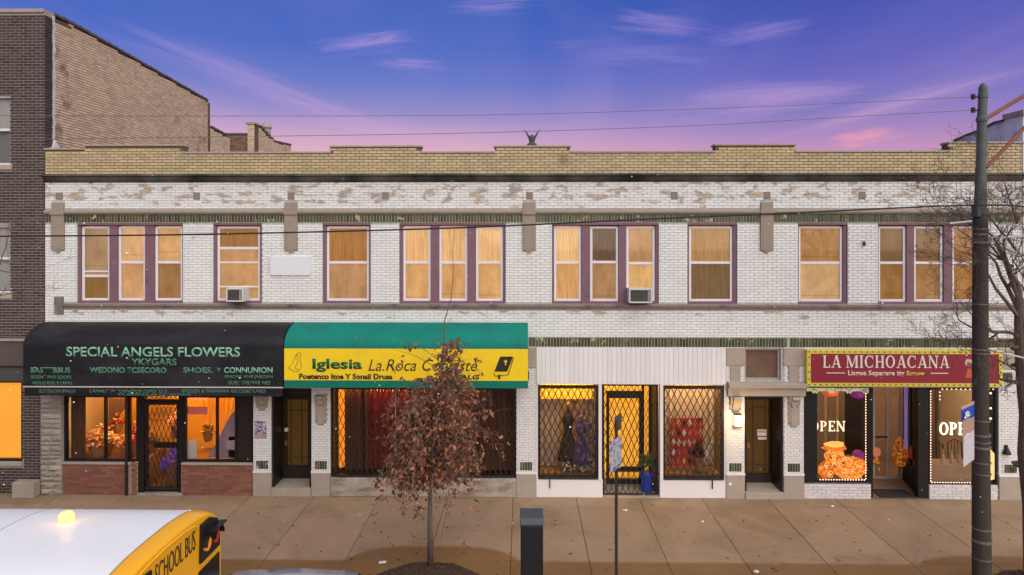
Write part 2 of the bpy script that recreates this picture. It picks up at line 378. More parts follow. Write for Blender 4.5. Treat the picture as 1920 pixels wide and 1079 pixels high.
# slab-serif glyphs as strokes on a 0..1 high box: ('s', x0,y0,x1,y1,w) stroke, ('a', cx,cy,rx,ry,a0,a1,thick,thin) arc
SW, TW, SF = 0.17, 0.075, 0.07
def _stem(x): return [('s', x, 0, x, 1, SW), ('s', x-.15, SF/2, x+.15, SF/2, SF), ('s', x-.15, 1-SF/2, x+.15, 1-SF/2, SF)]
GL = {
 'L': (0.72, _stem(.2)+[('s', .2, .04, .66, .04, .08), ('s', .65, 0, .65, .26, .07)]),
 'I': (0.42, _stem(.2)),
 'H': (0.92, _stem(.2)+_stem(.72)+[('s', .2, .5, .72, .5, TW)]),
 'A': (0.92, [('s', .16, 0, .46, 1, TW), ('s', .48, 1, .76, 0, SW), ('s', .24, .3, .68, .3, TW), ('s', .02, SF/2, .28, SF/2, SF), ('s', .62, SF/2, .92, SF/2, SF)]),
 'M': (1.14, [('s', .14, 0, .14, 1, TW), ('s', .17, 1, .54, .05, SW), ('s', .54, .05, .9, 1, TW), ('s', .95, 0, .95, 1, SW), ('s', .0, SF/2, .28, SF/2, SF), ('s', .8, SF/2, 1.1, SF/2, SF), ('s', 0, 1-SF/2, .2, 1-SF/2, SF), ('s', .9, 1-SF/2, 1.1, 1-SF/2, SF)]),
 'N': (0.96, [('s', .15, 0, .15, 1, TW), ('s', .15, 1, .78, .0, SW), ('s', .78, 0, .78, 1, TW), ('s', 0, SF/2, .3, SF/2, SF), ('s', .64, 1-SF/2, .94, 1-SF/2, SF), ('s', 0, 1-SF/2, .15, 1-SF/2, SF)]),
 'O': (0.92, [('a', .44, .5, .42, .51, 0, 360, SW, TW)]),
 'C': (0.86, [('a', .44, .5, .42, .51, 48, 312, SW, TW), ('s', .74, .68, .74, .98, .06), ('s', .74, .04, .74, .26, .05)]),
 'P': (0.78, _stem(.2)+[('a', .36, .73, .34, .27, -90, 90, SW, TW)]),
 'E': (0.78, _stem(.2)+[('s', .2, .04, .7, .04, .08), ('s', .2, .96, .68, .96, .08), ('s', .2, .5, .5, .5, .07), ('s', .69, 0, .69, .24, .06), ('s', .67, .76, .67, 1, .06), ('s', .5, .38, .5, .62, .05)]),
 ' ': (0.32, []),
}
def serif(body, x0, x1, z0, z1, y, matr, parent, thick=0.006, name='lettering', track=0.06, skip=()):
    tot = sum(GL[c][0]+track for c in body)-track; sx = (x1-x0)/tot; h = z1-z0; mb = MB(); cx = 0; k = 0
    def T(u, v): return (x0+(cx+u)*sx, z0+v*h)
    for idx, ch in enumerate(body):
        for st in ([] if idx in skip else GL[ch][1]):
            k += 1; e = 0.0004*(k % 9)
            if st[0] == 's':
                _, a, b, c, d_, w = st; ln = math.hypot(c-a, d_-b); nx, ny = -(d_-b)/ln*w/2, (c-a)/ln*w/2
                poly = [T(a+nx, b+ny), T(a-nx, b-ny), T(c-nx, d_-ny), T(c+nx, d_+ny)]
                mb.prism(poly, y-thick-e, y, 'y')
            else:
                _, ax, ay, rx, ry, a0, a1, tk, tn = st; n = 22
                for i in range(n):
                    t0 = math.radians(a0+(a1-a0)*i/n); t1 = math.radians(a0+(a1-a0)*(i+1)/n)
                    o_ = lambda t: T(ax+rx*math.cos(t), ay+ry*math.sin(t)); i_ = lambda t: T(ax+(rx-tk)*math.cos(t), ay+(ry-tn)*math.sin(t))
                    mb.prism([o_(t0), o_(t1), i_(t1), i_(t0)], y-thick-e, y, 'y')
        cx += GL[ch][0]+track
    return mb.build(name, matr, parent)
# ------------------------------------------------------------------ ground
def struct(o): o['kind'] = 'structure'; return o
M_asph = mat('asphalt', (0.055, 0.052, 0.05), 0.9, 0.25, 3, 0.6, 120)
KERB_Y = -5.45
struct(MB().box(-200, 200, -260, KERB_Y-0.18, -0.5, -0.13).build('road', M_asph))
struct(MB().box(-200, 200, 0.9, 600, -0.6, -0.03).build('ground', mat('bare_ground', (0.12, 0.10, 0.08), 0.95, 0.3, 1.5, 0.4, 20)))
TREE = W(807, 1062, -3.40); TREE.z = 0.0
PITX = fx(1885, -3.75)
def soft(t, v, lim, w):
    m = t.nodes.new('ShaderNodeMapRange'); m.interpolation_type = 'SMOOTHSTEP'; m.inputs[1].default_value = 0.0; m.inputs[2].default_value = w
    t.links.new(math_n(t, 'SUBTRACT', lim, v), m.inputs[0]); return m.outputs[0]
def slab_material(name='sidewalk_concrete', base=(0.315, 0.212, 0.133), dark=(0.205, 0.108, 0.042)):  # the brown base colour also holds the warm cast of street lamps
    m = bpy.data.materials.new(name); m.use_nodes = True; t = m.node_tree; n = t.nodes; l = t.links
    b = n['Principled BSDF']; b.inputs['Roughness'].default_value = 0.82; b.inputs['Specular IOR Level'].default_value = 0.3
    g = n.new('ShaderNodeNewGeometry'); sp = n.new('ShaderNodeSeparateXYZ'); l.new(g.outputs['Position'], sp.inputs[0])
    def noise(sc, det=6, ro=0.6, dist=0.0):
        z = n.new('ShaderNodeTexNoise'); z.inputs['Scale'].default_value = sc; z.inputs['Detail'].default_value = det
        z.inputs['Roughness'].default_value = ro; z.inputs['Distortion'].default_value = dist
        l.new(g.outputs['Position'], z.inputs[0]); return z.outputs[0]
    wob = math_n(t, 'MULTIPLY', math_n(t, 'SUBTRACT', noise(2.5), 0.5), 0.10)
    # the strip beside the kerb is a browner mix, and it swells round the two tree pits
    yy = math_n(t, 'ADD', sp.outputs[1], wob)
    f0 = math_n(t, 'MULTIPLY', soft(t, yy, -3.10, .12), 1.0)
    fs = f0
    for cx, hw, top in ((TREE.x, 1.72, -2.46), (PITX+0.35, 1.8, -2.72)):
        dxx = math_n(t, 'ABSOLUTE', math_n(t, 'SUBTRACT', sp.outputs[0], cx)); e = math_n(t, 'POWER', math_n(t, 'DIVIDE', dxx, hw), 4)
        lim = math_n(t, 'SUBTRACT', top, math_n(t, 'MULTIPLY', e, 0.68)); fs = math_n(t, 'MAXIMUM', fs, soft(t, yy, lim, .18))
    oi = n.new('ShaderNodeObjectInfo')
    v = math_n(t, 'ADD', math_n(t, 'MULTIPLY', math_n(t, 'SUBTRACT', noise(1.1, 7, .65), .5), 0.55), math_n(t, 'MULTIPLY', math_n(t, 'SUBTRACT', noise(140, 3), .5), 0.5))
    v = math_n(t, 'ADD', v, math_n(t, 'MULTIPLY', math_n(t, 'SUBTRACT', oi.outputs['Random'], .5), 0.16)); v = math_n(t, 'ADD', v, 1.0)
    cb = n.new('ShaderNodeCombineXYZ'); [l.new(v, cb.inputs[i]) for i in range(3)]
    c = mix_n(t, fs, base, dark); c = mix_n(t, 1.0, c, cb.outputs[0], 'MULTIPLY')
    sp1 = n.new('ShaderNodeMapRange'); sp1.inputs[1].default_value = 0.63; sp1.inputs[2].default_value = 0.72; l.new(noise(2.2, 8, .7, .3), sp1.inputs[0])
    c = mix_n(t, math_n(t, 'MULTIPLY', sp1.outputs[0], 0.5), c, (0.15, 0.10, 0.065))
    wet = n.new('ShaderNodeMapRange'); wet.inputs[1].default_value = .50; wet.inputs[2].default_value = .66; l.new(noise(.55, 5, .6, .8), wet.inputs[0]); c = mix_n(t, math_n(t, 'MULTIPLY', wet.outputs[0], 0.55), c, (0.19, 0.115, 0.062))
    gum = n.new('ShaderNodeTexVoronoi'); gum.inputs['Scale'].default_value = 2.6; l.new(g.outputs['Position'], gum.inputs[0])
    gf = math_n(t, 'LESS_THAN', math_n(t, 'ADD', gum.outputs['Distance'], math_n(t, 'MULTIPLY', noise(20), 0.03)), 0.062)
    c = mix_n(t, math_n(t, 'MULTIPLY', gf, 0.45), c, (0.10, 0.075, 0.06))
    cr = n.new('ShaderNodeTexVoronoi'); cr.feature = 'DISTANCE_TO_EDGE'; cr.inputs['Scale'].default_value = 0.33; cr.inputs['Randomness'].default_value = 1
    mpv = n.new('ShaderNodeVectorMath'); mpv.operation = 'ADD'; l.new(g.outputs['Position'], mpv.inputs[0])
    nzz = n.new('ShaderNodeTexNoise'); nzz.inputs['Scale'].default_value = 2; l.new(g.outputs['Position'], nzz.inputs[0])
    l.new(nzz.outputs[1], mpv.inputs[1]); l.new(mpv.outputs[0], cr.inputs[0])
    cf = math_n(t, 'LESS_THAN', cr.outputs['Distance'], 0.0016)
    c = mix_n(t, math_n(t, 'MULTIPLY', cf, 0.4), c, (0.09, 0.065, 0.05))
    l.new(c, b.inputs['Base Color'])
    bp = n.new('ShaderNodeBump'); bp.inputs['Strength'].default_value = 0.25; bp.inputs['Distance'].default_value = 0.01
    l.new(noise(70, 5), bp.inputs['Height']); l.new(bp.outputs[0], b.inputs['Normal'])
    return m
M_slab = slab_material()
sw = thing('sidewalk', '', '', (0, 0, 0)); del sw['label']; del sw['category']; sw['kind'] = 'structure'
MB().box(-30, 30, KERB_Y, 0.9, -0.4, -0.012).build('joint_bed', mat('joint_dirt', (0.07, 0.045, 0.03), 0.95, 0.3, 10), sw)
MB().box(-30, -16.4, KERB_Y, 0, -0.01, 0).build('outer_paving', M_slab, sw); MB().box(16.6, 30, KERB_Y, 0, -0.01, 0).build('outer_paving', M_slab, sw)
pit = (TREE.x-0.95, TREE.x+0.95, -4.75, -3.22); pit2 = (PITX-0.35, PITX+1.6, -4.8, -3.35)
pj = [-16.4]
jx = [fx(v) for v in (-5, 118, 237, 354, 470, 591, 713, 838, 962, 1080, 1198, 1315, 1438, 1565, 1690, 1812, 1935)]
pre = [jx[0]-1.5*k for k in range(3, 0, -1)]; post = [jx[-1]+1.5*k for k in range(1, 4)]
xs = pre+jx+post
rows = [(-0.56, 0.0), (-3.13, -0.56), (KERB_Y, -3.13)]
for a, b in zip(xs, xs[1:]):
    for r0, r1 in rows:
        g = 0.006; mb = MB(); dz = random.uniform(-0.003, 0.002)
        if r0 == KERB_Y:
            grid = [(a+g, b-g, r0+g, r1-g)]
            for q in (pit, pit2):
                ng = []
                for (p, s_, t0, t1) in grid:
                    if q[1] <= p or q[0] >= s_ or q[3] <= t0 or q[2] >= t1: ng.append((p, s_, t0, t1)); continue
                    if q[0] > p: ng.append((p, q[0], t0, t1))
                    if q[1] < s_: ng.append((q[1], s_, t0, t1))
                    m0, m1 = max(p, q[0]), min(s_, q[1])
                    if q[3] < t1: ng.append((m0, m1, q[3], t1))
                    if q[2] > t0: ng.append((m0, m1, t0, q[2]))
                grid = ng
            for p, s_, t0, t1 in grid: mb.box(p, s_, t0, t1, -0.09, dz)
        else: mb.box(a+g, b-g, r0+g, r1-g, -0.09, dz)
        if mb.v: mb.build('paving_slab', M_slab, sw, bevel=0.004 if len(mb.v) == 8 else 0)
kb = thing('kerb', '', ''); del kb['label']; del kb['category']; kb['kind'] = 'structure'
for k in range(-10, 11): MB().box(k*1.83+0.005, k*1.83+1.825, KERB_Y-0.18, KERB_Y-0.004, -0.4, 0.0).build('kerb_stone', mat('kerb_concrete', (0.36, 0.31, 0.26), 0.85, 0.2, 3, 0.4), kb, bevel=0.02)
# planted pits: shredded bark in an eight-sided bed
M_mulch = mat('bark_mulch', (0.075, 0.045, 0.030), 0.95, 0.4, 20, isl=0.5)
def mulch(cx, y0, y1, hw, n):
    cy = (y0+y1)/2; hy = (y1-y0)/2; mb = MB(); R = []
    for k in range(8):
        th = PI/8+k*PI/4; R.append((cx+hw*1.05*math.cos(th), cy+hy*1.05*math.sin(th)))
    mb.prism(R, -0.06, -0.004, 'z'); rnd = random.Random(int(cx*10)+77)
    for _ in range(n):
        a = rnd.uniform(0, 2*PI); r = math.sqrt(rnd.random()); x = cx+hw*r*math.cos(a); y = cy+hy*r*math.sin(a)
        h = 0.07*(1-r*r); l_ = rnd.uniform(.02, .06); th = rnd.uniform(0, PI)
        mb.obox((x, y, h-0.01), (l_*math.cos(th), l_*math.sin(th), rnd.uniform(-.015, .02)), (-.012*math.sin(th), .012*math.cos(th), 0), (0, 0, .012))
    for k in range(14):
        for j_ in range(3):
            pass
    dome = MB().lathe((cx, cy, -0.01), [(hw*1.0, 0.0), (hw*.8, .035), (hw*.5, .06), (hw*.15, .07)], 20, sx=1, sy=hy/hw)
    mb.add(dome.v, dome.f)
    return mb.build('mulch', M_mulch, kind='stuff')
mulch(TREE.x, pit[2]+0.02, pit[3]-0.02, 0.92, 2600)
mulch((pit2[0]+pit2[1])/2, pit2[2]+.02, pit2[3]-.02, 0.95, 1800)
for q in (pit, pit2): struct(MB().box(q[0], q[1], q[2], q[3], -0.2, -0.058).build('tree_pit_soil', mat('pit_soil', (0.10, 0.062, 0.035), 0.95, 0.3, 15, 0.8, 60)))

for q in (pit, pit2):
    cw_, ch_ = (q[1]-q[0])*.29, (q[3]-q[2])*.29
    for (cx_, sx_) in ((q[0], 1), (q[1], -1)):
        for (cy_, sy_) in ((q[2], 1), (q[3], -1)):
            tri = [(cx_, cy_), (cx_+sx_*cw_, cy_), (cx_, cy_+sy_*ch_)]
            MB().prism(tri if sx_*sy_ > 0 else tri[::-1], -.15, -.003, 'z').build('pit_corner', M_slab, sw)
# ------------------------------------------------------------------ the white brick building
XL, XR = fx(85), fx(1916)
ZS, ZF0 = fz(580), 3.85                          # sill band foot
bld = thing('brick_building', 'long two storey white painted brick block with buff brick parapet and four shopfronts', 'building', (0, 0, 0))
Z_LOW, Z_HI = fz(284), fz(272)
raised = [(160, 342, 271), (620, 788, 273), (928, 1068, 273), (1342, 1490, 270), (1780, 1916, 266)]
zy0 = fz(326); zc0 = fz(341)
WIN = [  # frame px0, px1, sashes [(px0, px1, upper, lower)]
 (145, 343, [(150, 203), (219, 270), (288, 340)]), (400, 491, [(405, 486)]), (605, 695, [(611, 691)]),
 (749, 948, [(755, 807), (823, 876), (892, 943)]), (1035, 1235, [(1039, 1090), (1107, 1160), (1175, 1229)]),
 (1289, 1382, [(1293, 1375)]), (1496, 1589, [(1499, 1582)]), (1646, 1850, [(1649, 1701), (1716, 1771), (1788, 1842)])]
WZ0, WZ1 = fz(570), fz(418)
upper_holes = [(fx(a), fx(b), WZ0, WZ1) for a, b, _ in WIN]
# backing walls
up = MB(); grid_boxes(up, XL, XR, ZF0+0.05, zc0, 0.0, 0.30, upper_holes)
up_o = up.build('upper_wall', M_mortar_w, bld)
GZ1 = fz(650)                                    # soffit of the green course above the shops
PIERS = [(475, 509), (584, 620), (968, 1005), (1361, 1396), (1469, 1507), (1872, 1916)]
LOW_HOLES = [(fx(118), fx(475), 0, GZ1), (fx(509), fx(584), 0, fz(730)), (fx(620), fx(968), 0, GZ1), (fx(1005), fx(1361), 0, GZ1),
             (fx(1396), fx(1469), 0, fz(740)), (fx(1396), fx(1464), fz(712), fz(653)), (fx(1507), fx(1872), 0, GZ1)]
lo = MB(); grid_boxes(lo, XL, XR, 0.0, ZF0+0.05, 0.0, 0.30, LOW_HOLES)
lo_o = lo.build('lower_wall', M_mortar_w, bld)
# body, roof, inner rooms
MB().box(XL+.01, XR-.01, 0.55, 14, 3.35, 7.45).build('roof_block', mat('roof_tar', (0.09, 0.085, 0.08), 0.9), bld)
M_room = mat('plaster_wall', (0.55, 0.44, 0.30), 0.85, 0.1, 2)
rooms = [fx(110), fx(497), fx(600), fx(986), fx(1379), fx(1488), fx(1895)]
inner = MB()
for x in rooms: inner.box(x-0.05, x+0.05, 0.31, 3.6, 0.0, 3.35)
inner.box(XL, XR, 3.6, 3.7, 0.0, 3.35)
inner.build('inner_wall', M_room, bld)
MB().box(XL, XR, 0.30, 3.6, -0.02, 0.03).build('inner_floor', mat('shop_floor', (0.20, 0.13, 0.08), 0.5, 0.2, 3), bld)
MB().box(XL, XR, 0.005, 0.545, 7.40, fz(326)).build('roof_edge', M_mortar_y, bld)
# parapet of buff brick with a stepped top
par = MB(); steps = []
edges = sorted({85, 1916, *[e for r in raised for e in r[:2]]})
for a, b in zip(edges, edges[1:]):
    py = next((r[2] for r in raised if r[0] <= a and r[1] >= b), None)
    z = W((a+b)/2, py, 0).z if py else (W(120, 278, 0).z if a < 150 else Z_LOW)
    x0, x1 = fx(a), fx(b); par.box(x0, x1, 0.0, 0.28, zy0, z-0.045); steps.append((x0, x1, z))
par_o = par.build('parapet', M_mortar_y, bld)
for i, (x0, x1, z) in enumerate(steps):
    n = max(1, round((x1-x0)/0.9)); g = 0.004
    for k in range(n):
        a = x0+(x1-x0)*k/n; b = x0+(x1-x0)*(k+1)/n
        e0 = 0.03 if k == 0 and (i == 0 or steps[i-1][2] < z) else -g; e1 = 0.03 if k == n-1 and (i == len(steps)-1 or steps[i+1][2] < z) else -g
        MB().box(a-e0, b+e1, -0.035, 0.32, z-0.045, z+random.uniform(-.003, .003)).build('coping_stone', M_cope, par_o, bevel=0.006)
def topf(x):
    for x0, x1, z in steps:
        if x0 <= x <= x1: return z-0.04
    return 9
FOC = (0, 0, 6.0)
B = Bricks((0, 0, 0), (1, 0, 0), (0, -1, 0), z_origin=zy0, joint=.015); B.fill(XL, XR, zy0, Z_HI+.05, top=topf)
B.build(par_o, M_yellow, 110, (0.3, 0, 8.0))
# cornice, string course, green soldier course, sill band
cor = MB(); cz = zy0
cor.prism([(-0.02, cz+0.004), (-0.13, cz-0.015), (-0.15, cz-0.05), (-0.10, cz-0.075), (-0.085, cz-0.13), (-0.04, cz-0.19), (0.0, cz-0.205), (0.0, cz+0.004)], XL, XR)
cor.build('cornice', M_cornice, bld)
zs0, zs1 = fz(402), fz(394)
MB().prism([(-0.003, zs0), (-0.055, zs0+0.01), (-0.075, zs0+0.05), (-0.06, zs0+0.085), (-0.003, zs1+0.01)], XL, XR).build('string_course', M_lime, bld)
ck = 0
def soldier(x0, x1, z0, z1, parent=None):
    o = MB().box(x0, x1, -0.004, 0.001, z0, z1); p = o.build('course_bed', M_mortar_g, bld)
    mb = MB(); x = x0
    while x < x1-0.05:
        mb.box(x+0.010, min(x+0.0615, x1), -0.018+random.uniform(-.002, .002), -0.001, z0+0.006, z1-0.004); x += 0.0715
    mb.build('soldier_course', M_green, p, kind='stuff')
soldier(XL+0.01, XR-0.01, fz(417), zs0-0.002)
for a, b in ((992, 1476), (1481, 1905)): soldier(fx(a), fx(b), fz(650), fz(633))
MB().prism([(-0.003, fz(580)), (-0.04, fz(580)+0.005), (-0.05, fz(576)), (-0.085, fz(575)), (-0.09, fz(571)), (-0.003, fz(570.5))], fx(122), XR).build('sill_band', M_limeD, bld)
holesU = upper_holes+[(XL-1, XR+1, fz(418.5), fz(393)), (fx(122), XR+1, fz(580), fz(570))]
PEND = [(98, 122), (534, 558), (980, 1004), (1425, 1449)]
SQ = [(105, 118), (363, 375), (540, 552), (717, 729), (987, 999), (1258, 1270), (1432, 1444), (1610, 1622)]
for i, (a, b) in enumerate(PEND):
    x0, x1 = fx(a), fx(b); xm = (x0+x1)/2; p = MB()
    p.box(x0+0.01, x1-0.01, -0.05, 0.001, fz(394), fz(380)); p.box(x0-0.01, x1+0.01, -0.09, 0.0015, fz(403), fz(394))
    z0 = fz(468); p.prism([(x0, z0), (x0+.05, z0-.02), (xm-.05, z0-.055), (xm, z0-.095), (xm+.05, z0-.055), (x1-.05, z0-.02), (x1, z0), (x1, fz(403)), (x0, fz(403))], -0.055, 0.001, 'y')
    p.prism([(x0+.05, z0+.04), (xm, z0-.03), (x1-.05, z0+.04), (x1-.05, fz(410)), (x0+.05, fz(410))], -0.062, -0.05, 'y')
    p.build('pendant_stone', M_lime, bld, bevel=0.006)
    holesU.append((x0, x1, z0-.05, fz(380)))
for a, b in SQ:
    x0, x1 = fx(a), fx(b); MB().box(x0, x1, -0.02, 0.001, fz(373), fz(361)).build('square_stone', M_limeD, bld, bevel=0.004); holesU.append((x0, x1, fz(373), fz(361)))
MB().box(fx(104), fx(120), -0.05, 0.001, fz(590), fz(558)).build('corner_stone', M_limeD, bld, bevel=0.01); holesU.append((fx(104), fx(120), fz(590), fz(558)))
B = Bricks((0, 0, 0), (1, 0, 0), (0, -1, 0), z_origin=0.02, course=.0630, joint=.012)
B.fill(XL, XR, fz(633) if False else ZF0-.1, zc0+.0, holes=holesU)
B.build(up_o, M_white, 140, (0.2, 0, 5.6))
# ---- piers of glazed brick on stone plinths
B = Bricks((0, 0, 0), (1, 0, 0), (0, -1, 0), z_origin=0.02, pitch=.137, course=.060, joint=.009)
gh = []
caps = {}
for i, (a, b) in enumerate(PIERS):
    x0, x1 = fx(a), fx(b); zb = fz(889); zt = ZF0-0.1 if i != 0 else fz(605)
    MB().box(x0, x1, -0.035, 0.002, -0.02, zb).build('pier_base', M_base, lo_o, bevel=0.01)
    MB().box(x0-.005, x1+.005, -0.045, 0.002, zb, zb+0.05).build('pier_ledge', M_wpaint, lo_o, bevel=0.008)
    tx0, tx1 = (x0+x1)/2-.145, (x0+x1)/2+.145; tz0, tz1 = fz(882), fz(866)
    fr = MB().box(tx0-.03, tx1+.03, -0.014, 0.001, tz0-.03, tz1+.03).build('tile_frame', M_wpaint, lo_o)
    mb = MB(); n = 5
    for k in range(n): mb.box(tx0+(tx1-tx0)*k/n+.004, tx0+(tx1-tx0)*(k+1)/n-.004, -0.022, -0.012, tz0+.004, tz1-.004)
    mb.build('green_tile_panel', M_green, fr, kind='stuff')
    hl = [(tx0-.03, tx1+.03, tz0-.03, tz1+.03)]
    top = GZ1
    if i in (3, 4):                                # brown stone blocks beside the fanlight
        xm = (x0+x1)/2
        MB().box(x0, x1, -0.03, 0.001, fz(685), fz(652)).build('pier_block', M_base, lo_o, bevel=0.012)
        MB().box(xm-.12, xm+.12, -0.03, 0.001, fz(715), fz(685)).build('pier_block', M_base, lo_o, bevel=0.01)
        hl += [(x0, x1, fz(685), fz(652)), (xm-.12, xm+.12, fz(715), fz(685)), (x0-.1, x1+.1, fz(741), fz(715))]
    if i in (2, 5):
        MB().box(x0, x1, -0.03, 0.001, fz(690), fz(652)).build('pier_block', M_base, lo_o, bevel=0.012); hl.append((x0, x1, fz(690), fz(652)))
        MB().box(x0+.10, x0+.30, -0.03, 0.001, fz(711), fz(697)).build('green_block', M_green, lo_o); hl.append((x0+.10, x0+.30, fz(711), fz(697)))
    if i in (0, 1, 3, 4):                          # scrolled console stone
        xm = (x0+x1)/2; zt_ = fz(742 if i < 3 else 741); zb_ = fz(770 if i in (0, 3) else 797)
        o = MB(); o.prism([(-.001, zt_), (-.16, zt_), (-.17, zt_-.06), (-.11, zt_-.12), (-.10, zt_-.2), (-.05, zt_-.26), (-.05, zb_), (-.001, zb_-.03)], xm-.075, xm+.075)
        o.prism([(-.0015, zt_), (-.10, zt_-.001), (-.09, zt_-.13), (-.04, zt_-.2), (-.03, zb_+.08), (-.0015, zb_+.05)], xm-.13, xm+.13)
        o.build('console_stone', M_base, lo_o, bevel=0.006); hl.append((xm-.13, xm+.13, zb_+.05, zt_))
    B.fill(x0, x1, zb+.05, min(zt, GZ1), holes=hl)
# left margin strip between the dark house and first shop is rough limestone
B.build(lo_o, M_glazed, 50, (-3.5, 0, 1.5))
rs = thing('stone_pier', 'rough grey limestone pier between the dark brick house and the flower shop', 'pier', (fx(98), -0.03, 0))
rr = random.Random(5); z = 0.0; zt = fz(735)
M_rock = mat('rough_limestone', (0.33, 0.29, 0.245), 0.9, 0.25, 4, 0.9, 25, isl=0.14)
while z < zt:
    h = rr.choice([.09, .11, .14, .17]); x = fx(78.5); xe = fx(118)
    ws = [xe-x] if rr.random() < .3 else None
    cut = x+(xe-x)*rr.uniform(.35, .65)
    for a, b in ([(x, xe)] if ws else [(x, cut), (cut, xe)]):
        mb = MB(); nx, nz_ = 5, 3; yb = -0.02; vs = []
        for j in range(nz_+1):
            for i in range(nx+1):
                e = 0 if i in (0, nx) or j in (0, nz_) else 1
                vs.append((a+.004+(b-a-.008)*i/nx, -0.05-(rr.uniform(.01, .05) if e else 0), z+.004+(h-.008)*j/nz_))
        fs = [(j*(nx+1)+i, j*(nx+1)+i+1, (j+1)*(nx+1)+i+1, (j+1)*(nx+1)+i) for j in range(nz_) for i in range(nx)]
        mb.add(vs, fs); mb.box(a+.004, b-.004, -0.05, 0.10, z+.004, z+h-.004)
        mb.f.pop(-4); mb.m.pop()
        mb.build('stone', M_rock, rs)
    z += h
MB().box(fx(79), fx(117.5), -0.035, 0.0, 0, zt).build('mortar_bed', M_conc, rs)

# ---- upper windows
BL = {}
def blind_mat(c, k=1.0, fold=0.0):  # room light put into the sheet's own glow, dim for dark panes
    key = 'lit_blind_%d_%d_%d_%d' % (*c, int(fold*10))
    if key in MATS: return MATS[key]
    e = S_(tuple(v+(w-v)*.26 for v, w in zip(c, (252, 218, 174)))); return mat(key, tuple(min(.8, v*.35) for v in e), 0.9, 0.42, 2.6, emit=e, es=0.70*k, stretch=(1.6+fold*8, 1, .8))
WC = [
 [((168,128,92), (128,82,28), 519), ((238,178,120), (214,152,98), 493), ((226,162,98), (150,98,50), 493)],
 [((152,92,32), (206,146,92), 466)],
 [((166,100,36), (190,132,84), 493)],
 [((250,190,124), (232,166,98), 493), ((246,188,126), (228,162,94), 493), ((252,194,128), (234,168,100), 493)],
 [((255,200,130), (226,162,94), 493), ((74,50,32), (166,114,70), 492), ((192,136,86), (242,184,112), 494)],
 [((176,124,66), (98,68,38), 493)],
 [((172,112,52), (216,166,112), 493)],
 [((106,70,28), (140,86,28), 493), ((112,72,32), (158,104,50), 493), ((150,90,32), (160,100,38), 493)]]
def sash(px0, px1, cols, win, wi, si):
    pu, pl, pm = cols
    x0, x1 = fx(px0), fx(px1); z0, z1 = fz(565.5), fz(425); zm = fz(pm); t = 0.055; y0, y1 = 0.075, 0.125
    f = MB(); f.box(x0, x0+t, y0, y1, z0, z1); f.box(x1-t, x1, y0, y1, z0, z1); f.box(x0+t, x1-t, y0, y1, z1-t*.9, z1); f.box(x0+t, x1-t, y0-.01, y1, z0, z0+t)
    f.box(x0+t, x1-t, y0+.005, y1, zm-.03, zm+.03); so_ = f.build('sash', M_vinyl, win, bevel=0.005)
    if wi == 0 and si == 0:
        MB().box(x0+t, x1-t, y0+.012, y1, fz(510)-.018, fz(510)+.018).build('sash_rail', M_vinyl, so_)
    if wi == 1: MB().box(x0+t, x1-t, y0+.012, y1, fz(493)-.02, fz(493)+.02).build('sash_rail', M_vinyl, so_); MB().box(x0+t, x1-t, y0+.012, y1, fz(539)-.018, fz(539)+.018).build('sash_rail', M_vinyl, so_)
    for (za, zb) in ((z0+t, zm-.03), (zm+.03, z1-t*.9)): MB().box(x0+t, x1-t, .098, .103, za, zb).build('pane', M_glass, win)
    rnd = random.Random(wi*10+si)
    for which, (za, zb, c) in enumerate(((z0-.01, zm, pl), (zm, z1+.01, pu))):
        folded = (wi, which) in ((5, 0), (5, 1), (1, 1), (2, 1)) or (wi == 4 and si == 0) or (wi == 4 and si == 1 and which == 1) or (wi, which) == (3, 1)
        mb = MB(); n = 44 if folded else 6; amp = .022 if folded else .003; ph = rnd.uniform(0, 6); yb = .16+.012*which
        xs_ = [x0+.01+(x1-x0-.02)*i/n for i in range(n+1)]
        yy = [yb+amp*math.sin(i*1.15+ph)+amp*.5*math.sin(i*.47+ph*2) for i in range(n+1)]
        vs = [(x, y, zz_) for zz_ in (za, zb) for x, y in zip(xs_, yy)] + [(x, y+.004, zz_) for zz_ in (za, zb) for x, y in zip(xs_, yy)]
        m_ = n+1; fs = [(i, i+1, m_+i+1, m_+i) for i in range(n)] + [(2*m_+i+1, 2*m_+i, 3*m_+i, 3*m_+i+1) for i in range(n)]
        mb.add(vs, fs); mb.build('curtain' if folded else 'blind', blind_mat(c, 1.0, 1.0 if folded else 0.0), win, smooth=True)
        if not folded and rnd.random() < .6:
            hh = za+(zb-za)*rnd.uniform(.08, .3); MB().box(x0+t, x1-t, .147, .155, hh, hh+.03).build('blind_hem', blind_mat(tuple(int(v*.86) for v in c)), win)
    return z0, z1
for wi, (a, b, ss) in enumerate(WIN):
    x0, x1 = fx(a), fx(b); mb = MB(); y0, y1 = 0.03, 0.20
    mb.box(x0, x1, y0-.035, y1, WZ1-.055, WZ1); mb.box(x0, x1, y0-.03, y1, WZ0, WZ0+.05)
    cur = x0; zi0, zi1 = WZ0+.05, WZ1-.055
    for (s0, s1) in ss:
        e = fx(s0)-.004
        if e > cur+.002: mb.box(cur, e, y0, y1, zi0, zi1)
        cur = fx(s1)+.004
    mb.box(cur, x1, y0, y1, zi0, zi1)
    w = mb.build('window_frame', M_purple, bld, bevel=0.006)
    for si, s_ in enumerate(ss): sash(s_[0], s_[1], WC[wi][si], w, wi, si)
    MB().box(x0+.01, x1-.01, .24, .28, WZ0, WZ1).build('inner_board', mat('dim_board', (0.25, .15, .07), .9), w)
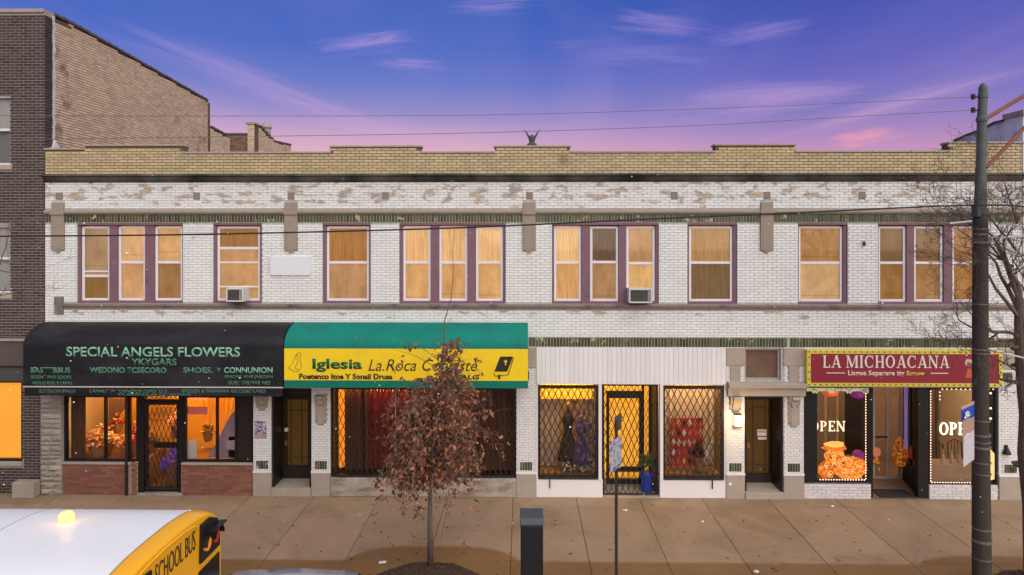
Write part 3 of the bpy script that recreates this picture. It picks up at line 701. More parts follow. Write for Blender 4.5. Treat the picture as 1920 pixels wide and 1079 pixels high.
# ------------------------------------------------------------------ shopfronts
def grille(x0, x1, z0, z1, y, parent, cw=0.125, ch=0.29, w=0.013, matr=None, rails=True):
    """folding steel scissor gate: crossing flat bars"""
    mb = MB(); W_, H_ = x1-x0, z1-z0; n = max(1, round(W_/cw)); cw = W_/n; m = max(1, round(H_/ch)); ch = H_/m; k = ch/cw
    for s, yy in ((1, y), (-1, y-.009)):
        for i in range(-m, n+1) if s == 1 else range(0, n+m+1):
            # line through (i*cw, 0) with slope s*k
            xa = i*cw; pts = []
            za, zb = 0.0, H_
            X = lambda z: xa+s*z/k
            lo_, hi_ = (0-xa)*k/s, (W_-xa)*k/s
            if lo_ > hi_: lo_, hi_ = hi_, lo_
            za, zb = max(0, lo_), min(H_, hi_)
            if zb-za < .03: continue
            p, q = Vector((x0+X(za), yy, z0+za)), Vector((x0+X(zb), yy, z0+zb)); dvec = (q-p); nrm = Vector((dvec.z, 0, -dvec.x)).normalized()*w
            mb.obox(p-nrm/2, dvec, nrm, (0, -.006, 0))
    o = mb.build('scissor_gate', matr or M_iron, parent, kind='stuff')
    if rails:
        MB().box(x0, x1, y-.02, y+.008, z1-.03, z1).build('gate_rail', matr or M_iron, parent)
        MB().box(x0, x1, y-.02, y+.008, z0, z0+.03).build('gate_rail', matr or M_iron, parent)
    return o
def sheet(x0, x1, z0, z1, y, matr, parent=None, name='curtain', amp=.03, wl=.12, slant=0.0, seed=1, label=None):
    n = max(8, int((x1-x0)/wl*8)); rnd = random.Random(seed); ph = rnd.uniform(0, 6); mb = MB(); vs = []
    for off in (0, .005):
        for r in range(5):
            z = z0+(z1-z0)*r/4
            for i in range(n+1):
                u = i/n; x = x0+(x1-x0)*u
                vs.append((x+slant*(1-r/4)**1.5, y+off+amp*math.sin(x*2*PI/wl+ph+.25*r)+amp*.4*math.sin(x*2*PI/wl*.43+ph*2), z))
    m_ = n+1; fs = []
    for r in range(4):
        for i in range(n):
            a = r*m_+i; fs.append((a, a+1, a+m_+1, a+m_)); b = a+5*m_; fs.append((b+1, b, b+m_, b+m_+1))
    mb.add(vs, fs); return mb.build(name, matr, parent, smooth=True, label=label)
def frame_rect(mb, x0, x1, y0, y1, z0, z1, t, mull=(), tb=None):
    tb = tb or t
    mb.box(x0, x0+t, y0, y1, z0, z1); mb.box(x1-t, x1, y0, y1, z0, z1); mb.box(x0+t, x1-t, y0, y1, z0, z0+tb); mb.box(x0+t, x1-t, y0, y1, z1-t, z1)
    for x in mull: mb.box(x-t*.45, x+t*.45, y0+.003, y1-.003, z0+tb, z1-t)
def bouquet(x, y, z, h, r, cols, label, n=26, seed=1, pot=None, cat='bouquet'):
    t = thing('bouquet' if not pot else 'potted_plant', label, cat, (x, y, z)); rnd = random.Random(seed)
    if pot: MB().lathe((x, y, z), [(r*.55, 0), (r*.62, .02), (r*.78, h*.42), (r*.86, h*.43), (r*.86, h*.48), (r*.7, h*.48)], 20).build('pot', pot, t, smooth=False)
    else: MB().lathe((x, y, z), [(r*.45, 0), (r*.5, .01), (r*.66, h*.30), (r*.72, h*.46), (r*.6, h*.46)], 14).build('basket', mat('wicker_basket', (.30, .15, .06), .8, .4, 40), t)
    for ci, c in enumerate(cols):
        mb = MB()
        for _ in range(n):
            a = rnd.uniform(0, 2*PI); q = math.sqrt(rnd.random()); px = x+r*q*math.cos(a); py = y+r*q*.8*math.sin(a); pz = z+h*((.62 if pot else .42)+(.38 if pot else .58)*(1-q*q)*rnd.uniform(.4, 1))
            s_ = rnd.uniform(.018, .04)
            mb.ball((px, py, pz), s_, 6, 4, sc=(1, 1, .7))
            for k in range(4):
                b = rnd.uniform(0, 2*PI); v = Vector((math.cos(b), math.sin(b), rnd.uniform(-.2, .8)))*s_*2.2; wv = Vector((-math.sin(b), math.cos(b), 0))*s_*.9
                mb.add([(px, py, pz), Vector((px, py, pz))+v*.5+wv, Vector((px, py, pz))+v, Vector((px, py, pz))+v*.5-wv], [(0, 1, 2, 3)])
        mb.build('flowers', c, t, kind='stuff')
    return t
FL_O = mat('orange_petals', (.75, .34, .06), .6, .3, 30, isl=.3); FL_P = mat('pink_petals', (.75, .28, .22), .6, .3, 30, isl=.3)
FL_V = mat('violet_petals', (.10, .05, .42), .6, .3, 30, isl=.3, emit=(.10, .05, .42), es=.25); FL_W = mat('cream_petals', (.8, .62, .42), .6, .3, 30, isl=.3); FL_G = mat('dry_leaves', (.10, .12, .04), .7, .3, 30, isl=.3)
FL_R = mat('red_petals', (.5, .03, .03), .6, .3, 30, isl=.3)
def card(x0, x1, y, z0, z1, matr, label, cat='card', name='card', lines=()):
    o = MB().box(x0, x1, y, y+.006, z0, z1).build(name, matr); tag(o, label, cat)
    for (s_, u0, u1, v0, v1, m_) in lines: text(s_, x0+(x1-x0)*u0, x0+(x1-x0)*u1, z0+(z1-z0)*v0, z0+(z1-z0)*v1, y-.004, m_, o, bold=.01)
    return o
M_ink = mat('dark_ink', (.03, .025, .05), .6); M_paper = mat('white_paper', (.62, .58, .56), .7, .04)
def area(name, x, y, z, sx, sy, e, col, rot=(0, 0, 0)):
    l_ = bpy.data.lights.new(name, 'AREA'); l_.shape = 'RECTANGLE'; l_.size = sx; l_.size_y = sy; l_.energy = e; l_.color = col
    o = bpy.data.objects.new(name, l_); COL.objects.link(o); o.location = (x, y, z); o.rotation_euler = rot
def tube_lamp(x, y, z, w, label, es=6, c=(1, .62, .22)):
    t = thing('ceiling_lamp', label, 'ceiling lamp', (x, y, z))
    MB().box(x-w/2, x+w/2, y-.06, y+.06, z+.03, z+.07).build('housing', M_wpaint, t)
    MB().tube([(x-w/2+.03, y, z), (x+w/2-.03, y, z)], .022, 8).build('lamp_tube', mat('lit_tube_%d' % int(es), (.8, .7, .5), .5, 0, emit=c, es=es), t)

# ---- flower shop
f1 = thing('flower_shop_front', '', ''); 
def as_part(o): 
    for k in ('label', 'category'):
        if k in o: del o[k]
    o.parent = None; attach(o, bld); return o
as_part(f1)
X0, X1 = fx(118.5), fx(474.5); zk = fz(873); zt1 = GZ1
dx0, dx1 = fx(258), fx(343)
M_kick = M_mortar_r
k1 = MB().box(X0, fx(246), 0.0, .28, 0, zk-.021).build('kick_wall', M_kick, bld); MB().box(fx(340), X1, 0.0, .28, 0, zk-.021).build('kick_wall', M_kick, bld)
B = Bricks((0, 0, 0), (1, 0, 0), (0, -1, 0), z_origin=0.0); B.fill(X0, fx(238), 0, zk-.02); B.fill(fx(246), dx0, 0, zk-.02) ; B.fill(fx(341), X1, 0, zk-.02)
MB().box(fx(246), dx0, 0.004, .25, 0, zk-.02).build('brick_bed', M_mortar_r, k1)
B.build(k1, M_red, 0, (fx(410), 0, .4))
for a, b in ((118.5, 246), (341, 474.5)): MB().box(fx(a), fx(b), -.045, .25, zk-.02, zk+.03).build('stone_sill', M_base, k1, bevel=.006)
mb = MB(); frame_rect(mb, X0, dx0, 0.03, .12, zk+.03, fz(745), .05, mull=(fx(195), fx(240)))
mb.build('shop_window_frame', M_black, f1); mb = MB(); frame_rect(mb, dx1, X1, 0.03, .12, zk+.03, fz(745), .05, mull=(fx(405), fx(441))); mb.build('shop_window_frame', M_black, f1)
MB().box(X0+.05, dx0-.05, .07, .076, zk+.07, fz(745)-.05).build('pane', M_glass2, f1); MB().box(dx1+.05, fx(441)-.03, .07, .076, zk+.07, fz(745)-.05).build('pane', M_glass2, f1)
MB().box(fx(441)+.03, X1-.05, .06, .09, zk+.07, fz(745)-.05).build('dark_panel', M_dkframe, f1)
MB().box(X0, X1, .03, .30, fz(745), zt1).build('fascia', M_black, f1)
MB().tube([(fx(239), -.04, 0), (fx(239), -.04, fz(745))], .035, 8).build('downpipe', M_dkframe, f1)
# door with folding gate
mb = MB(); mb.box(dx0, fx(269), .02, .14, 0, fz(745)); mb.box(fx(334), dx1, .02, .14, 0, fz(745)); mb.box(fx(269), fx(334), .03, .12, fz(758), fz(753)); mb.build('door_jamb', M_black, f1)
dr = MB(); frame_rect(dr, fx(270), fx(333), .07, .11, .05, fz(759), .06, tb=.10); d1 = dr.build('door', M_black, f1)
d1_ = MB().box(fx(270)+.06, fx(333)-.06, .088, .093, .15, fz(759)-.06).build('pane', M_glass2, f1)
grille(fx(271), fx(332), .12, fz(760), .035, f1, .105, .29, .014); grille(fx(271), fx(332), fz(752), fz(744), .035, f1, .105, .12, .012, rails=False)
MB().box(fx(260), fx(343), -.05, .14, -.005, .04).build('threshold', M_conc, f1)
# things in the window
M_amber = mat('amber_wall', (.80, .42, .06), .8, .12, 3); 
MB().box(fx(118), fx(475), 1.9, 1.93, .03, 3.1).build('back_partition', M_amber, f1)
MB().box(fx(118), fx(262), .28, 1.2, .03, zk).box(fx(340), fx(475), .28, 1.2, .03, zk).build('display_shelf', mat('shelf_wood', (.25, .13, .05), .6), f1)
bouquet(fx(163), .55, zk, .78, .42, (FL_W, FL_O, FL_P, FL_W), 'heap of cream and orange flowers inside the flower shop window nearest the stone pier', 34, 3)
bouquet(fx(212), .60, zk, .55, .24, (FL_P, FL_O, FL_W), 'small pink bouquet in the middle pane of the flower shop window', 26, 4)
bouquet(fx(231), .55, zk, .85, .16, (FL_R, FL_P), 'taller red flowers beside the dark downpipe in the flower shop', 24, 5)
bouquet(fx(430), .42, zk+.55, .55, .14, (FL_R, FL_V), 'red flowers at the edge of the flower shop window right of its door', 20, 6)
bouquet(fx(300), .62, .05, .95, .30, (FL_V, FL_V), 'violet blue flowers low behind the folding gate of the flower shop door', 60, 7)
bouquet(fx(292), 1.0, 1.05, .75, .22, (FL_W, FL_P), 'white flowers behind the upper half of the flower shop door gate', 26, 8)
p = MB().box(fx(430)-.15, fx(430)+.15, .3, .6, zk, zk+.55).build('plinth', mat('lilac_board', (.45, .33, .42), .7)); tag(p, 'pale lilac pedestal under the red flowers in the flower shop window', 'pedestal')
for (px_c, yy_c, zz_c, hh_c, rr_c, cc_c, ll_c) in ((176, .95, zk+.45, .5, .17, (FL_R, FL_O), 'red and orange bouquet raised behind the cream flowers'), (222, 1.0, 1.25, .42, .15, (FL_W, FL_G), 'cream and green bouquet on the wooden shelf rack of the flower shop'), (250, .8, .75, .55, .15, (FL_P, FL_G), 'pink and green bouquet low beside the flower shop door'), (357, .9, 1.0, .5, .17, (FL_O, FL_G), 'orange bouquet hanging back behind the white sheet')):
    bouquet(fx(px_c), yy_c, zz_c, hh_c, rr_c, cc_c, ll_c, 20, px_c)
card(fx(343)+.05, fx(364), .13, zk+.08, fz(833), M_paper, 'blank white sheet low in the window just right of the flower shop door')
card(fx(346), fx(384), .14, fz(783), fz(768), mat('pink_sign', (.55, .14, .12), .6, emit=(.55, .1, .08), es=.3), 'small pink sign high in the flower shop window right of the door', 'sign', 'sign')
card(fx(228), fx(237), .13, zk+.08, fz(840), mat('pink_card', (.65, .38, .3), .7), 'pink greeting card standing beside the downpipe in the flower shop')
card(fx(418), fx(438), .14, fz(850), fz(832), mat('lilac_card', (.42, .3, .42), .7), 'lilac card under the red flowers in the flower shop window')
M_bead = mat('amber_strands', (.75, .30, .03), .5, .4, 4, stretch=(8, 1, .6), emit=(.95, .36, .03), es=.30)  # strands glow by their own colour, standing in for the lit shop
o = sheet(fx(344), fx(402), fz(862), fz(746), 1.0, M_bead, amp=.04, wl=.10, seed=2); tag(o, 'amber curtain of hanging strands in the flower shop right window', 'curtain')
o = sheet(fx(407), fx(426), fz(825), fz(746), .9, M_bead, amp=.04, wl=.10, slant=-.2, seed=3); tag(o, 'narrow amber drape beside the dark panel of the flower shop', 'curtain')
M_dkcurt = mat('brown_drape', (.11, .05, .022), .9, .4, 4, stretch=(5, 1, .5))
o = sheet(fx(122), fx(150), zk+.05, fz(746), .22, M_dkcurt, amp=.02, wl=.16, seed=4); tag(o, 'brown drape at the stone pier end of the flower shop window', 'curtain')
mb = MB(); mb.prism([(fx(160), fz(745)), (fx(197), fz(745)), (fx(197), fz(780)), (fx(180), fz(800)), (fx(168), fz(835)), (fx(158), fz(850))], .95, .98, 'y')
tag(mb.build('drape', mat('greybrown_cloth', (.16, .09, .06), .9, .3, 3)), 'gathered grey brown drape hanging above the cream flowers', 'drape')
mb = MB(); mb.prism([(fx(378), zk+.05), (fx(438), zk+.05), (fx(438), fz(770)), (fx(420), fz(790)), (fx(395), fz(840))], .30, .33, 'y'); tag(mb.build('backdrop_cloth', mat('lilac_cloth', (.33, .25, .34), .9, .2, 3)), 'pale lilac backdrop cloth cut on a slant in the flower shop window', 'cloth')
M_neon = mat('red_neon', (.8, .1, .05), .5, 0, emit=(1, .12, .05), es=3.2)
t = thing('neon_sign', 'red neon scribble glowing at the top of the window right of the flower shop door', 'neon sign', (fx(366), .16, fz(752)))
mb = MB(); mb.tube([(fx(348)+.02*i, .16, fz(752)+.045*math.sin(i*1.25)) for i in range(24)], .012, 6); mb.build('neon_tube', M_neon, t)
t = thing('neon_sign', 'dull red neon line at the top of the window left of the flower shop door', 'neon sign', (fx(216), .16, fz(752)))
MB().tube([(fx(202)+.02*i, .16, fz(752)+.02*math.sin(i*1.25)) for i in range(19)], .009, 6).build('neon_tube', mat('dim_neon', (.5, .1, .05), .5, 0, emit=(.9, .12, .05), es=1.0), t)
mb = MB().box(fx(198), fx(257), 1.3, 1.5, fz(820), fz(818)).box(fx(198), fx(257), 1.3, 1.5, fz(775), fz(773)).box(fx(198), fx(201), 1.3, 1.5, .05, fz(770)); tag(mb.build('shelf_rack', mat('shelf_wood', (.25, .13, .05), .6)), 'wooden shelf rack deep inside behind the flower shop middle pane', 'shelf')
card(fx(284), fx(331), .105, fz(846), fz(835), M_black, 'black board hung behind the flower shop door glass', 'board', 'board')
tube_lamp(fx(200), 1.1, 3.0, 1.1, 'tube lamp over the left half of the flower shop'); tube_lamp(fx(395), 1.3, 3.0, 1.0, 'tube lamp over the right half of the flower shop')
area('flower_shop_light', fx(205), .55, 2.9, 1.8, .35, 62, (1, .50, .13)); area('flower_shop_light', fx(370), .8, 2.9, 2.4, .5, 70, (1, .50, .13))

# ---- first panelled door between the awnings
def panelled_door(pxa, pxb, glassA, glassB, ztop, z0, arch, rec=.6, warm=(150, 95, 40), side='L', papers=(), nm=''):
    fr = thing('doorway', '', ''); as_part(fr)
    xa, xb = fx(pxa), fx(pxb); jm = M_black
    MB().box(xa+.001, xa+.05, .03, rec+.06, 0.02, ztop).box(xb-.05, xb-.001, .03, rec+.06, 0.02, ztop).box(xa+.05, xb-.05, .03, rec+.06, ztop-.05, ztop).build('reveal', jm, fr)
    MB().box(xa+.001, xb-.001, -.06, rec+.1, -.01, z0).build('step', M_base, fr, bevel=.01)
    a, b = fx(glassA[0], rec), fx(glassA[1], rec); ga, gb = fx(glassB[0], rec), fx(glassB[1], rec)
    zt = ztop-.06; gz0, gz1 = fz(glassB[3], rec), fz(glassB[2], rec)
    m = MB(); m.box(xa+.05, ga, rec, rec+.06, z0, zt); m.box(gb, xb-.05, rec, rec+.06, z0, zt); m.box(ga, gb, rec, rec+.06, z0, gz0); m.box(ga, gb, rec, rec+.06, gz1, zt)
    dd = m.build('door', M_dkframe, fr); MB().box(ga, gb, rec+.03, rec+.036, gz0, gz1).build('pane', M_glass, fr)
    bars = MB(); 
    for u in (.27, .74): bars.box(ga+(gb-ga)*u-.012, ga+(gb-ga)*u+.012, rec-.012, rec-.001, gz0, gz1)
    bars.box(ga, gb, rec-.013, rec-.002, gz0+(gz1-gz0)*.12, gz0+(gz1-gz0)*.12+.02)
    pts = [(ga+(gb-ga)*i/12, rec-.016, gz1-.26+(.09*math.sin(PI*i/12) if arch else 0)) for i in range(13)]; bars.tube(pts, .012, 6)
    bars.build('door_bars', M_iron, fr); MB().box(ga+.02, ga+.07, rec-.04, rec, 1.0, 1.12).build('handle', mat('brass', (.4, .3, .1), .35, metal=.8), fr)
    MB().box(ga-.1, gb+.1, rec+.5, rec+.52, z0, zt).build('hall_curtain', mat('hall_wall_'+str(pxa), S_(warm, .4), .9, .15, 3, stretch=(5, 1, .4), emit=S_(warm), es=.30), fr)  # this curtain glows by itself in place of a lit corridor
    return fr, (ga, gb, gz0, gz1)
f, (ga, gb, g0, g1) = panelled_door(509.5, 583.5, (520, 583), (534, 577, 751, 876), fz(735), fz(917), False, warm=(120, 82, 34))
MB().box(fx(509.5)+.002, fx(583.5)-.002, .01, .25, fz(735), GZ1).build('door_fascia', M_dkframe, f)
text('EAROA 310', fx(538, .5), fx(573, .5), fz(740, .5), fz(735, .5)+.02, .56, M_paper, f)
card(ga+.0, ga+.09, .575, fz(811, .6), fz(804, .6), M_paper, 'small white sticker on the door glass between the awnings', 'sticker', 'sticker')
f, (ga, gb, g0, g1) = panelled_door(1396.5, 1468.5, (1400, 1450), (1399, 1447, 748, 886), fz(742), fz(920), True, warm=(130, 92, 42))
card(ga+(gb-ga)*.42, ga+(gb-ga)*.78, .575, fz(815, .6), fz(803, .6), M_paper, 'white notice with red print taped to the lantern lit doorway', 'notice', 'notice', [('PKSU', .1, .9, .5, .85, mat('red_ink', (.4, .03, .03), .6))])
card(ga+(gb-ga)*.45, ga+(gb-ga)*.78, .575, fz(822, .6), fz(817, .6), M_paper, 'small blank white notice under the red printed one on the door', 'notice', 'notice')
# lintel, fanlight panel and big shelf stone of the lantern doorway
lx0, lx1 = fx(1363), fx(1508)
MB().prism([(-.002, fz(740)), (-.10, fz(740)), (-.10, fz(727)), (-.17, fz(724)), (-.17, fz(716)), (-.002, fz(714))], lx0, lx1).build('door_lintel', M_base, lo_o, bevel=.008)
MB().box(fx(1396.5), fx(1463.5), .12, .16, fz(712), fz(653)).build('fanlight_board', mat('brown_board', (.15, .085, .055), .6, .35, 3, stain=(.30, .2, .14), sscale=6, slo=.66, shi=.7), lo_o)
mb = MB(); frame_rect(mb, fx(1396.5), fx(1463.5), .06, .13, fz(712), fz(653), .045); mb.build('fanlight_frame', M_base, lo_o)

# ---- church shopfront behind the green and yellow awning
f2 = thing('church_front', '', ''); as_part(f2)
X0, X1 = fx(620.5), fx(967.5)
mb = MB(); mb.box(X0, X1, -.06, .28, 0, fz(897)); b2 = mb.build('kick_wall', M_conc, bld, bevel=.02)
mb = MB(); frame_rect(mb, X0, X1, .03, .14, fz(897), fz(727), .05, mull=(fx(680), fx(742), fx(856))); mb.build('shop_window_frame', M_black, f2)
MB().box(X0+.05, X1-.05, .08, .086, fz(897)+.05, fz(727)-.05).build('pane', M_glass2, f2); MB().box(X0, X1, .03, .3, fz(727), GZ1).build('fascia', M_black, f2)
MB().tube([(fx(742), -.02, fz(897)), (fx(742), -.02, fz(727))], .014, 6).build('post', mat('grey_pipe', (.3, .28, .28), .5), f2)
grille(X0+.04, X1-.04, fz(895), fz(729), .0, f2, .125, .30, .014)
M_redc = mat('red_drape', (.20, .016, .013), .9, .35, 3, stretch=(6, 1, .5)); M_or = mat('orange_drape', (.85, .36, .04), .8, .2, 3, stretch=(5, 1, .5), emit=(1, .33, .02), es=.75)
M_brc = mat('umber_drape', (.12, .042, .022), .9, .4, 3, stretch=(6, 1, .5))
for a, b, m_, y, lb in ((624, 645, M_or, .5, 'bright orange drape at the left end of the church window'), (640, 684, M_brc, .34, 'dark brown drape next to the orange one in the church window'),
                   (682, 760, M_redc, .45, 'deep red drape behind the gate of the church window'), (756, 860, M_brc, .5, 'umber drape behind the brown leaved tree'), (858, 966, M_brc, .36, 'wide umber drape filling the church window past the tree')):
    tag(sheet(fx(a), fx(b), fz(892), fz(729), y, m_, amp=.035, wl=.15, seed=a), lb, 'curtain')
mb = MB(); rr = random.Random(8)
for i in range(18): mb.prism([(fx(650+i*6), fz(729)), (fx(655.5+i*6), fz(729)), (fx(652.7+i*6), fz(741+rr.uniform(0, 6)))], .40, .405, 'y')
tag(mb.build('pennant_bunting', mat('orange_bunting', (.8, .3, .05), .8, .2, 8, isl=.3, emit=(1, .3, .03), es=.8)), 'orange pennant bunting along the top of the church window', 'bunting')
area('church_light', fx(760), .22, 2.55, 3.6, .12, 24, (1, .55, .3))

# ---- third shop: ribbed white sign board and gated windows
f3 = thing('gated_shop_front', '', ''); as_part(f3)
X0, X1 = fx(1005.5), fx(1360.5); zb = fz(720)
sb = MB().box(X0, X1, -.02, .25, zb, fz(650.5)).build('sign_board', M_wpaint, f3)
nr = 40
me_ = None
for i in range(nr):
    a = X0+(X1-X0)*i/nr; b = X0+(X1-X0)*(i+1)/nr; z1_ = fz(651)
    me_ = MB().prism([(a+.002, -.022), (a+.006, -.029), (b-.006, -.029), (b-.002, -.022)], zb+.004+random.uniform(0, .006), z1_, 'z').build('plank', mat('white_plank', (.68, .66, .66), .6, .05, 3, isl=.05), sb)
for a, b, xx in ((1009, 1121, 1031), (1243, 1357.5, 1335)):
    xa, xb = fx(a), fx(b); z0, z1 = fz(898), fz(724)
    mb = MB(); frame_rect(mb, xa, xb, .0, .12, z0, z1, .05); mb.build('shop_window_frame', M_black, f3)
    MB().box(xa+.05, xb-.05, .07, .076, z0+.05, z1-.05).build('pane', M_glass2, f3)
    grille(xa+.03, xb-.03, z0+.02, z1-.02, -.025, f3, .152, .30, .020)
    MB().box(fx(xx)-.012, fx(xx)+.012, -.05, -.03, z0-.2, z0+.1).build('gate_bolt', M_iron, f3)
for a, b, h in ((1005.5, 1130, 899), (1237, 1360.5, 899)): MB().box(fx(a), fx(b), .002 if 0 else -.015, .25, 0, fz(h)).build('kick_board', M_wpaint, f3, bevel=.008)
for a in (1122, 1237): MB().box(fx(a), fx(a+6), -.04, .12, fz(899), zb).build('white_post', M_wpaint, f3)
MB().box(fx(1358), X1, -.0, .12, fz(899), zb).build('white_post', M_wpaint, f3); MB().box(X0, fx(1008.5), -.0, .12, fz(899), zb).build('white_post', M_wpaint, f3)
rec = .75
mb = MB(); xa, xb = fx(1130), fx(1236)
mb.box(xa, xa+.05, .1, rec, .02, zb); mb.box(xb-.05, xb, .12, rec, .02, zb); mb.build('reveal', M_dkframe, f3)
da, db = fx(1137, rec), fx(1204, rec)
mb = MB(); frame_rect(mb, da, db, rec, rec+.06, .04, fz(741, rec), .07, tb=.12); mb.box(da+.07, db-.07, rec+.001, rec+.059, fz(884, rec), fz(875, rec)); mb.build('door', M_black, f3)
MB().box(da+.07, db-.07, rec+.03, rec+.035, .16, fz(741, rec)-.07).build('pane', M_glass2, f3)
mb = MB(); frame_rect(mb, db, xb-.05, rec, rec+.06, .04, zb, .05); mb.build('side_light_frame', M_black, f3); MB().box(db+.05, xb-.1, rec+.03, rec+.035, .09, zb-.05).build('pane', M_glass2, f3)
MB().box(da, db, rec, rec+.06, fz(741, rec), fz(733, rec)).build('transom_bar', M_black, f3)
grille(fx(1131), fx(1206), .05, zb-.02, .06, f3, .13, .32, .018); grille(fx(1209), fx(1234), .05, zb-.02, .06, f3, .085, .2, .010)
MB().box(xa, xb, -.03, rec+.1, -.01, .035).build('threshold', M_conc, f3)
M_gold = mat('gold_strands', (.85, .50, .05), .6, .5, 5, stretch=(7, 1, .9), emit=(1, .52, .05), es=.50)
tag(sheet(fx(1126, 1.1), fx(1236, 1.1), .05, zb, 1.15, M_gold, amp=.03, wl=.08, seed=31), 'golden strand curtain glowing behind the gated shop door', 'curtain')
tag(sheet(fx(1012), fx(1118), fz(760), fz(726), .62, M_gold, amp=.03, wl=.10, seed=32), 'short golden valance at the top of the gated window by the church', 'valance')
M_grc = mat('greybrown_drape', (.42, .32, .25), .9, .25, 3, stretch=(5, 1, .5))
tag(sheet(fx(1010), fx(1052), fz(893), fz(750), .75, M_grc, amp=.03, wl=.14, seed=33), 'grey brown drape in the gated window next to the church', 'curtain')
tag(sheet(fx(1098), fx(1121), fz(893), fz(750), .72, M_grc, amp=.03, wl=.14, seed=34), 'narrow grey brown drape in the gated window beside the shop door', 'curtain')
tag(sheet(fx(1245), fx(1357), fz(893), fz(728), .85, mat('taupe_drape', (.48, .37, .25), .9, .2, 3, stretch=(4, 1, .4)), amp=.03, wl=.15, seed=35), 'taupe drape behind the red patterned quilt', 'curtain')
def dress(x, y, z0, h, m_, label):
    t = thing('dress_form', label, 'dress form', (x, y, z0))
    MB().lathe((x, y, z0), [(.10, 0), (.10, .02), (.015, .03), (.015, h*.35)], 12).build('stand', M_black, t)
    MB().lathe((x, y, z0), [(.26, h*.16), (.24, h*.25), (.17, h*.45), (.105, h*.60), (.09, h*.66), (.13, h*.76), (.14, h*.84), (.10, h*.90), (.045, h*.93), (.04, h*.99)], 22, sy=.7).build('dress', m_, t, smooth=True)
    MB().ball((x, y, z0+h*1.04), .075, 12, 8, sc=(.85, .9, 1.15)).build('head', mat('form_head', (.28, .15, .09), .6), t)
zdf = .45
MB().box(fx(1008), fx(1122), .3, 1.0, .03, zdf).box(fx(1242), fx(1358), .3, 1.0, .03, zdf).build('display_shelf', mat('shelf_wood', (.25, .13, .05), .6), f3)
dress(fx(1068), .55, zdf, 1.5, mat('black_dress', (.025, .014, .014), .7, .3, 5), 'dark brown dress form in the middle of the gated window by the church')
dress(fx(1093), .48, zdf, 1.25, mat('blue_dress', (.06, .045, .16), .7, .4, 12), 'shorter dress form in dark blue beside the gated shop door')
dress(fx(1083), .85, zdf, 1.55, mat('rose_dress', (.38, .19, .15), .7, .3, 8), 'rose pink dress form standing behind the two dark ones')
mb = MB(); rr = random.Random(2)
for _ in range(70):
    x = rr.uniform(fx(1058), fx(1118)); z = zdf+rr.uniform(0, .38)*rr.random(); mb.ball((x, rr.uniform(.32, .45), z+.03), rr.uniform(.02, .04), 6, 4)
tag(mb.build('trinkets', mat('pale_trinkets', (.5, .42, .40), .4, .3, 10, isl=.5), kind='stuff'), 'heap of pale trinkets at the foot of the dress forms', 'trinkets')
mb = MB(); rr = random.Random(6)
for _ in range(60):
    x = rr.uniform(fx(1085), fx(1117)); z = rr.uniform(fz(870), fz(775)); s_ = rr.uniform(.018, .045); mb.prism([(x-s_, z), (x, z-s_*1.6), (x+s_, z), (x, z+s_*1.6)], .30+rr.uniform(0, .05), .36, 'y')
tag(mb.build('hanging_trinkets', mat('mixed_trinkets', (.36, .22, .24), .5, .8, 12, isl=.8, stain=(.10, .07, .30), sscale=9, slo=.5, shi=.52), kind='stuff'), 'strings of small pink and violet trinkets hung before the dress forms', 'trinkets')
q = thing('quilt', 'red quilt with rows of white and yellow lozenges hung in the gated window', 'quilt', (fx(1297), .5, fz(880)))
qx0, qx1, qz0, qz1 = fx(1266), fx(1329), fz(886), fz(794)
MB().box(qx0, qx1, .50, .53, qz0, qz1).build('quilt_cloth', mat('red_quilt', (.35, .025, .02), .9, .5, 9, stain=(.05, .02, .02), sscale=3, slo=.55, shi=.6, emit=(.35, .02, .015), es=.25), q)
cl = [mat('lozenge_white', (.7, .55, .45), .9), mat('lozenge_gold', (.65, .38, .08), .9), mat('lozenge_red', (.6, .10, .05), .9), mat('lozenge_dark', (.04, .02, .02), .9)]
for r in range(5):
    for c in range(6):
        cx_, cz_ = qx0+(qx1-qx0)*(c+.5)/6, qz0+(qz1-qz0)*(r+.5)/5; k = cl[0] if r in (2,) and c < 4 else cl[[2, 1, 0, 2, 3][(r*7+c*3) % 5]]
        if r in (0, 1) and c > 2: k = cl[3]
        MB().prism([(cx_-.05, cz_), (cx_, cz_-.10), (cx_+.05, cz_), (cx_, cz_+.10)], .488, .498, 'y').build('lozenge', k, q)
bouquet(fx(1318), .42, fz(893), .75, .14, (M_black, M_dkcurt), 'dark dried plant in front of the red quilt', 24, 12)
card(fx(1326), fx(1334), .15, fz(862), fz(838), M_paper, 'white leaflet in the window beside the red quilt', 'leaflet', 'leaflet')
for xx in (1270, 1317):
    t = thing('spot_lamp', 'small round spot lamp near the top of the quilt window, %s' % ('nearer the shop door' if xx == 1270 else 'nearer the wall lantern'), 'lamp', (fx(xx), .4, fz(733)), group='spot lamps over the quilt window')
    MB().ball((fx(xx), .4, fz(733)), .04, 10, 8).build('bulb', mat('spot_bulb', (.9, .7, .4), .5, 0, emit=(1, .62, .25), es=14), t); MB().tube([(fx(xx), .4, fz(733)+.03), (fx(xx), .4, fz(733)+.45)], .008, 5).build('cord', M_black, t)
bouquet(fx(1217), .30, .035, .95, .20, (FL_G, FL_G), 'leafy plant in a bright blue glazed pot by the gated shop door', 40, 15, pot=mat('blue_glaze', (.015, .06, .42), .25, .15, 4), cat='potted plant')
area('gated_shop_light', fx(1064), .35, 3.0, 1.2, .3, 60, (1, .62, .25)); area('gated_shop_light', fx(1180), .9, 3.1, 1.0, .4, 16, (1, .55, .12)); area('gated_shop_light', fx(1300), .4, 3.0, 1.2, .3, 50, (1, .66, .35))
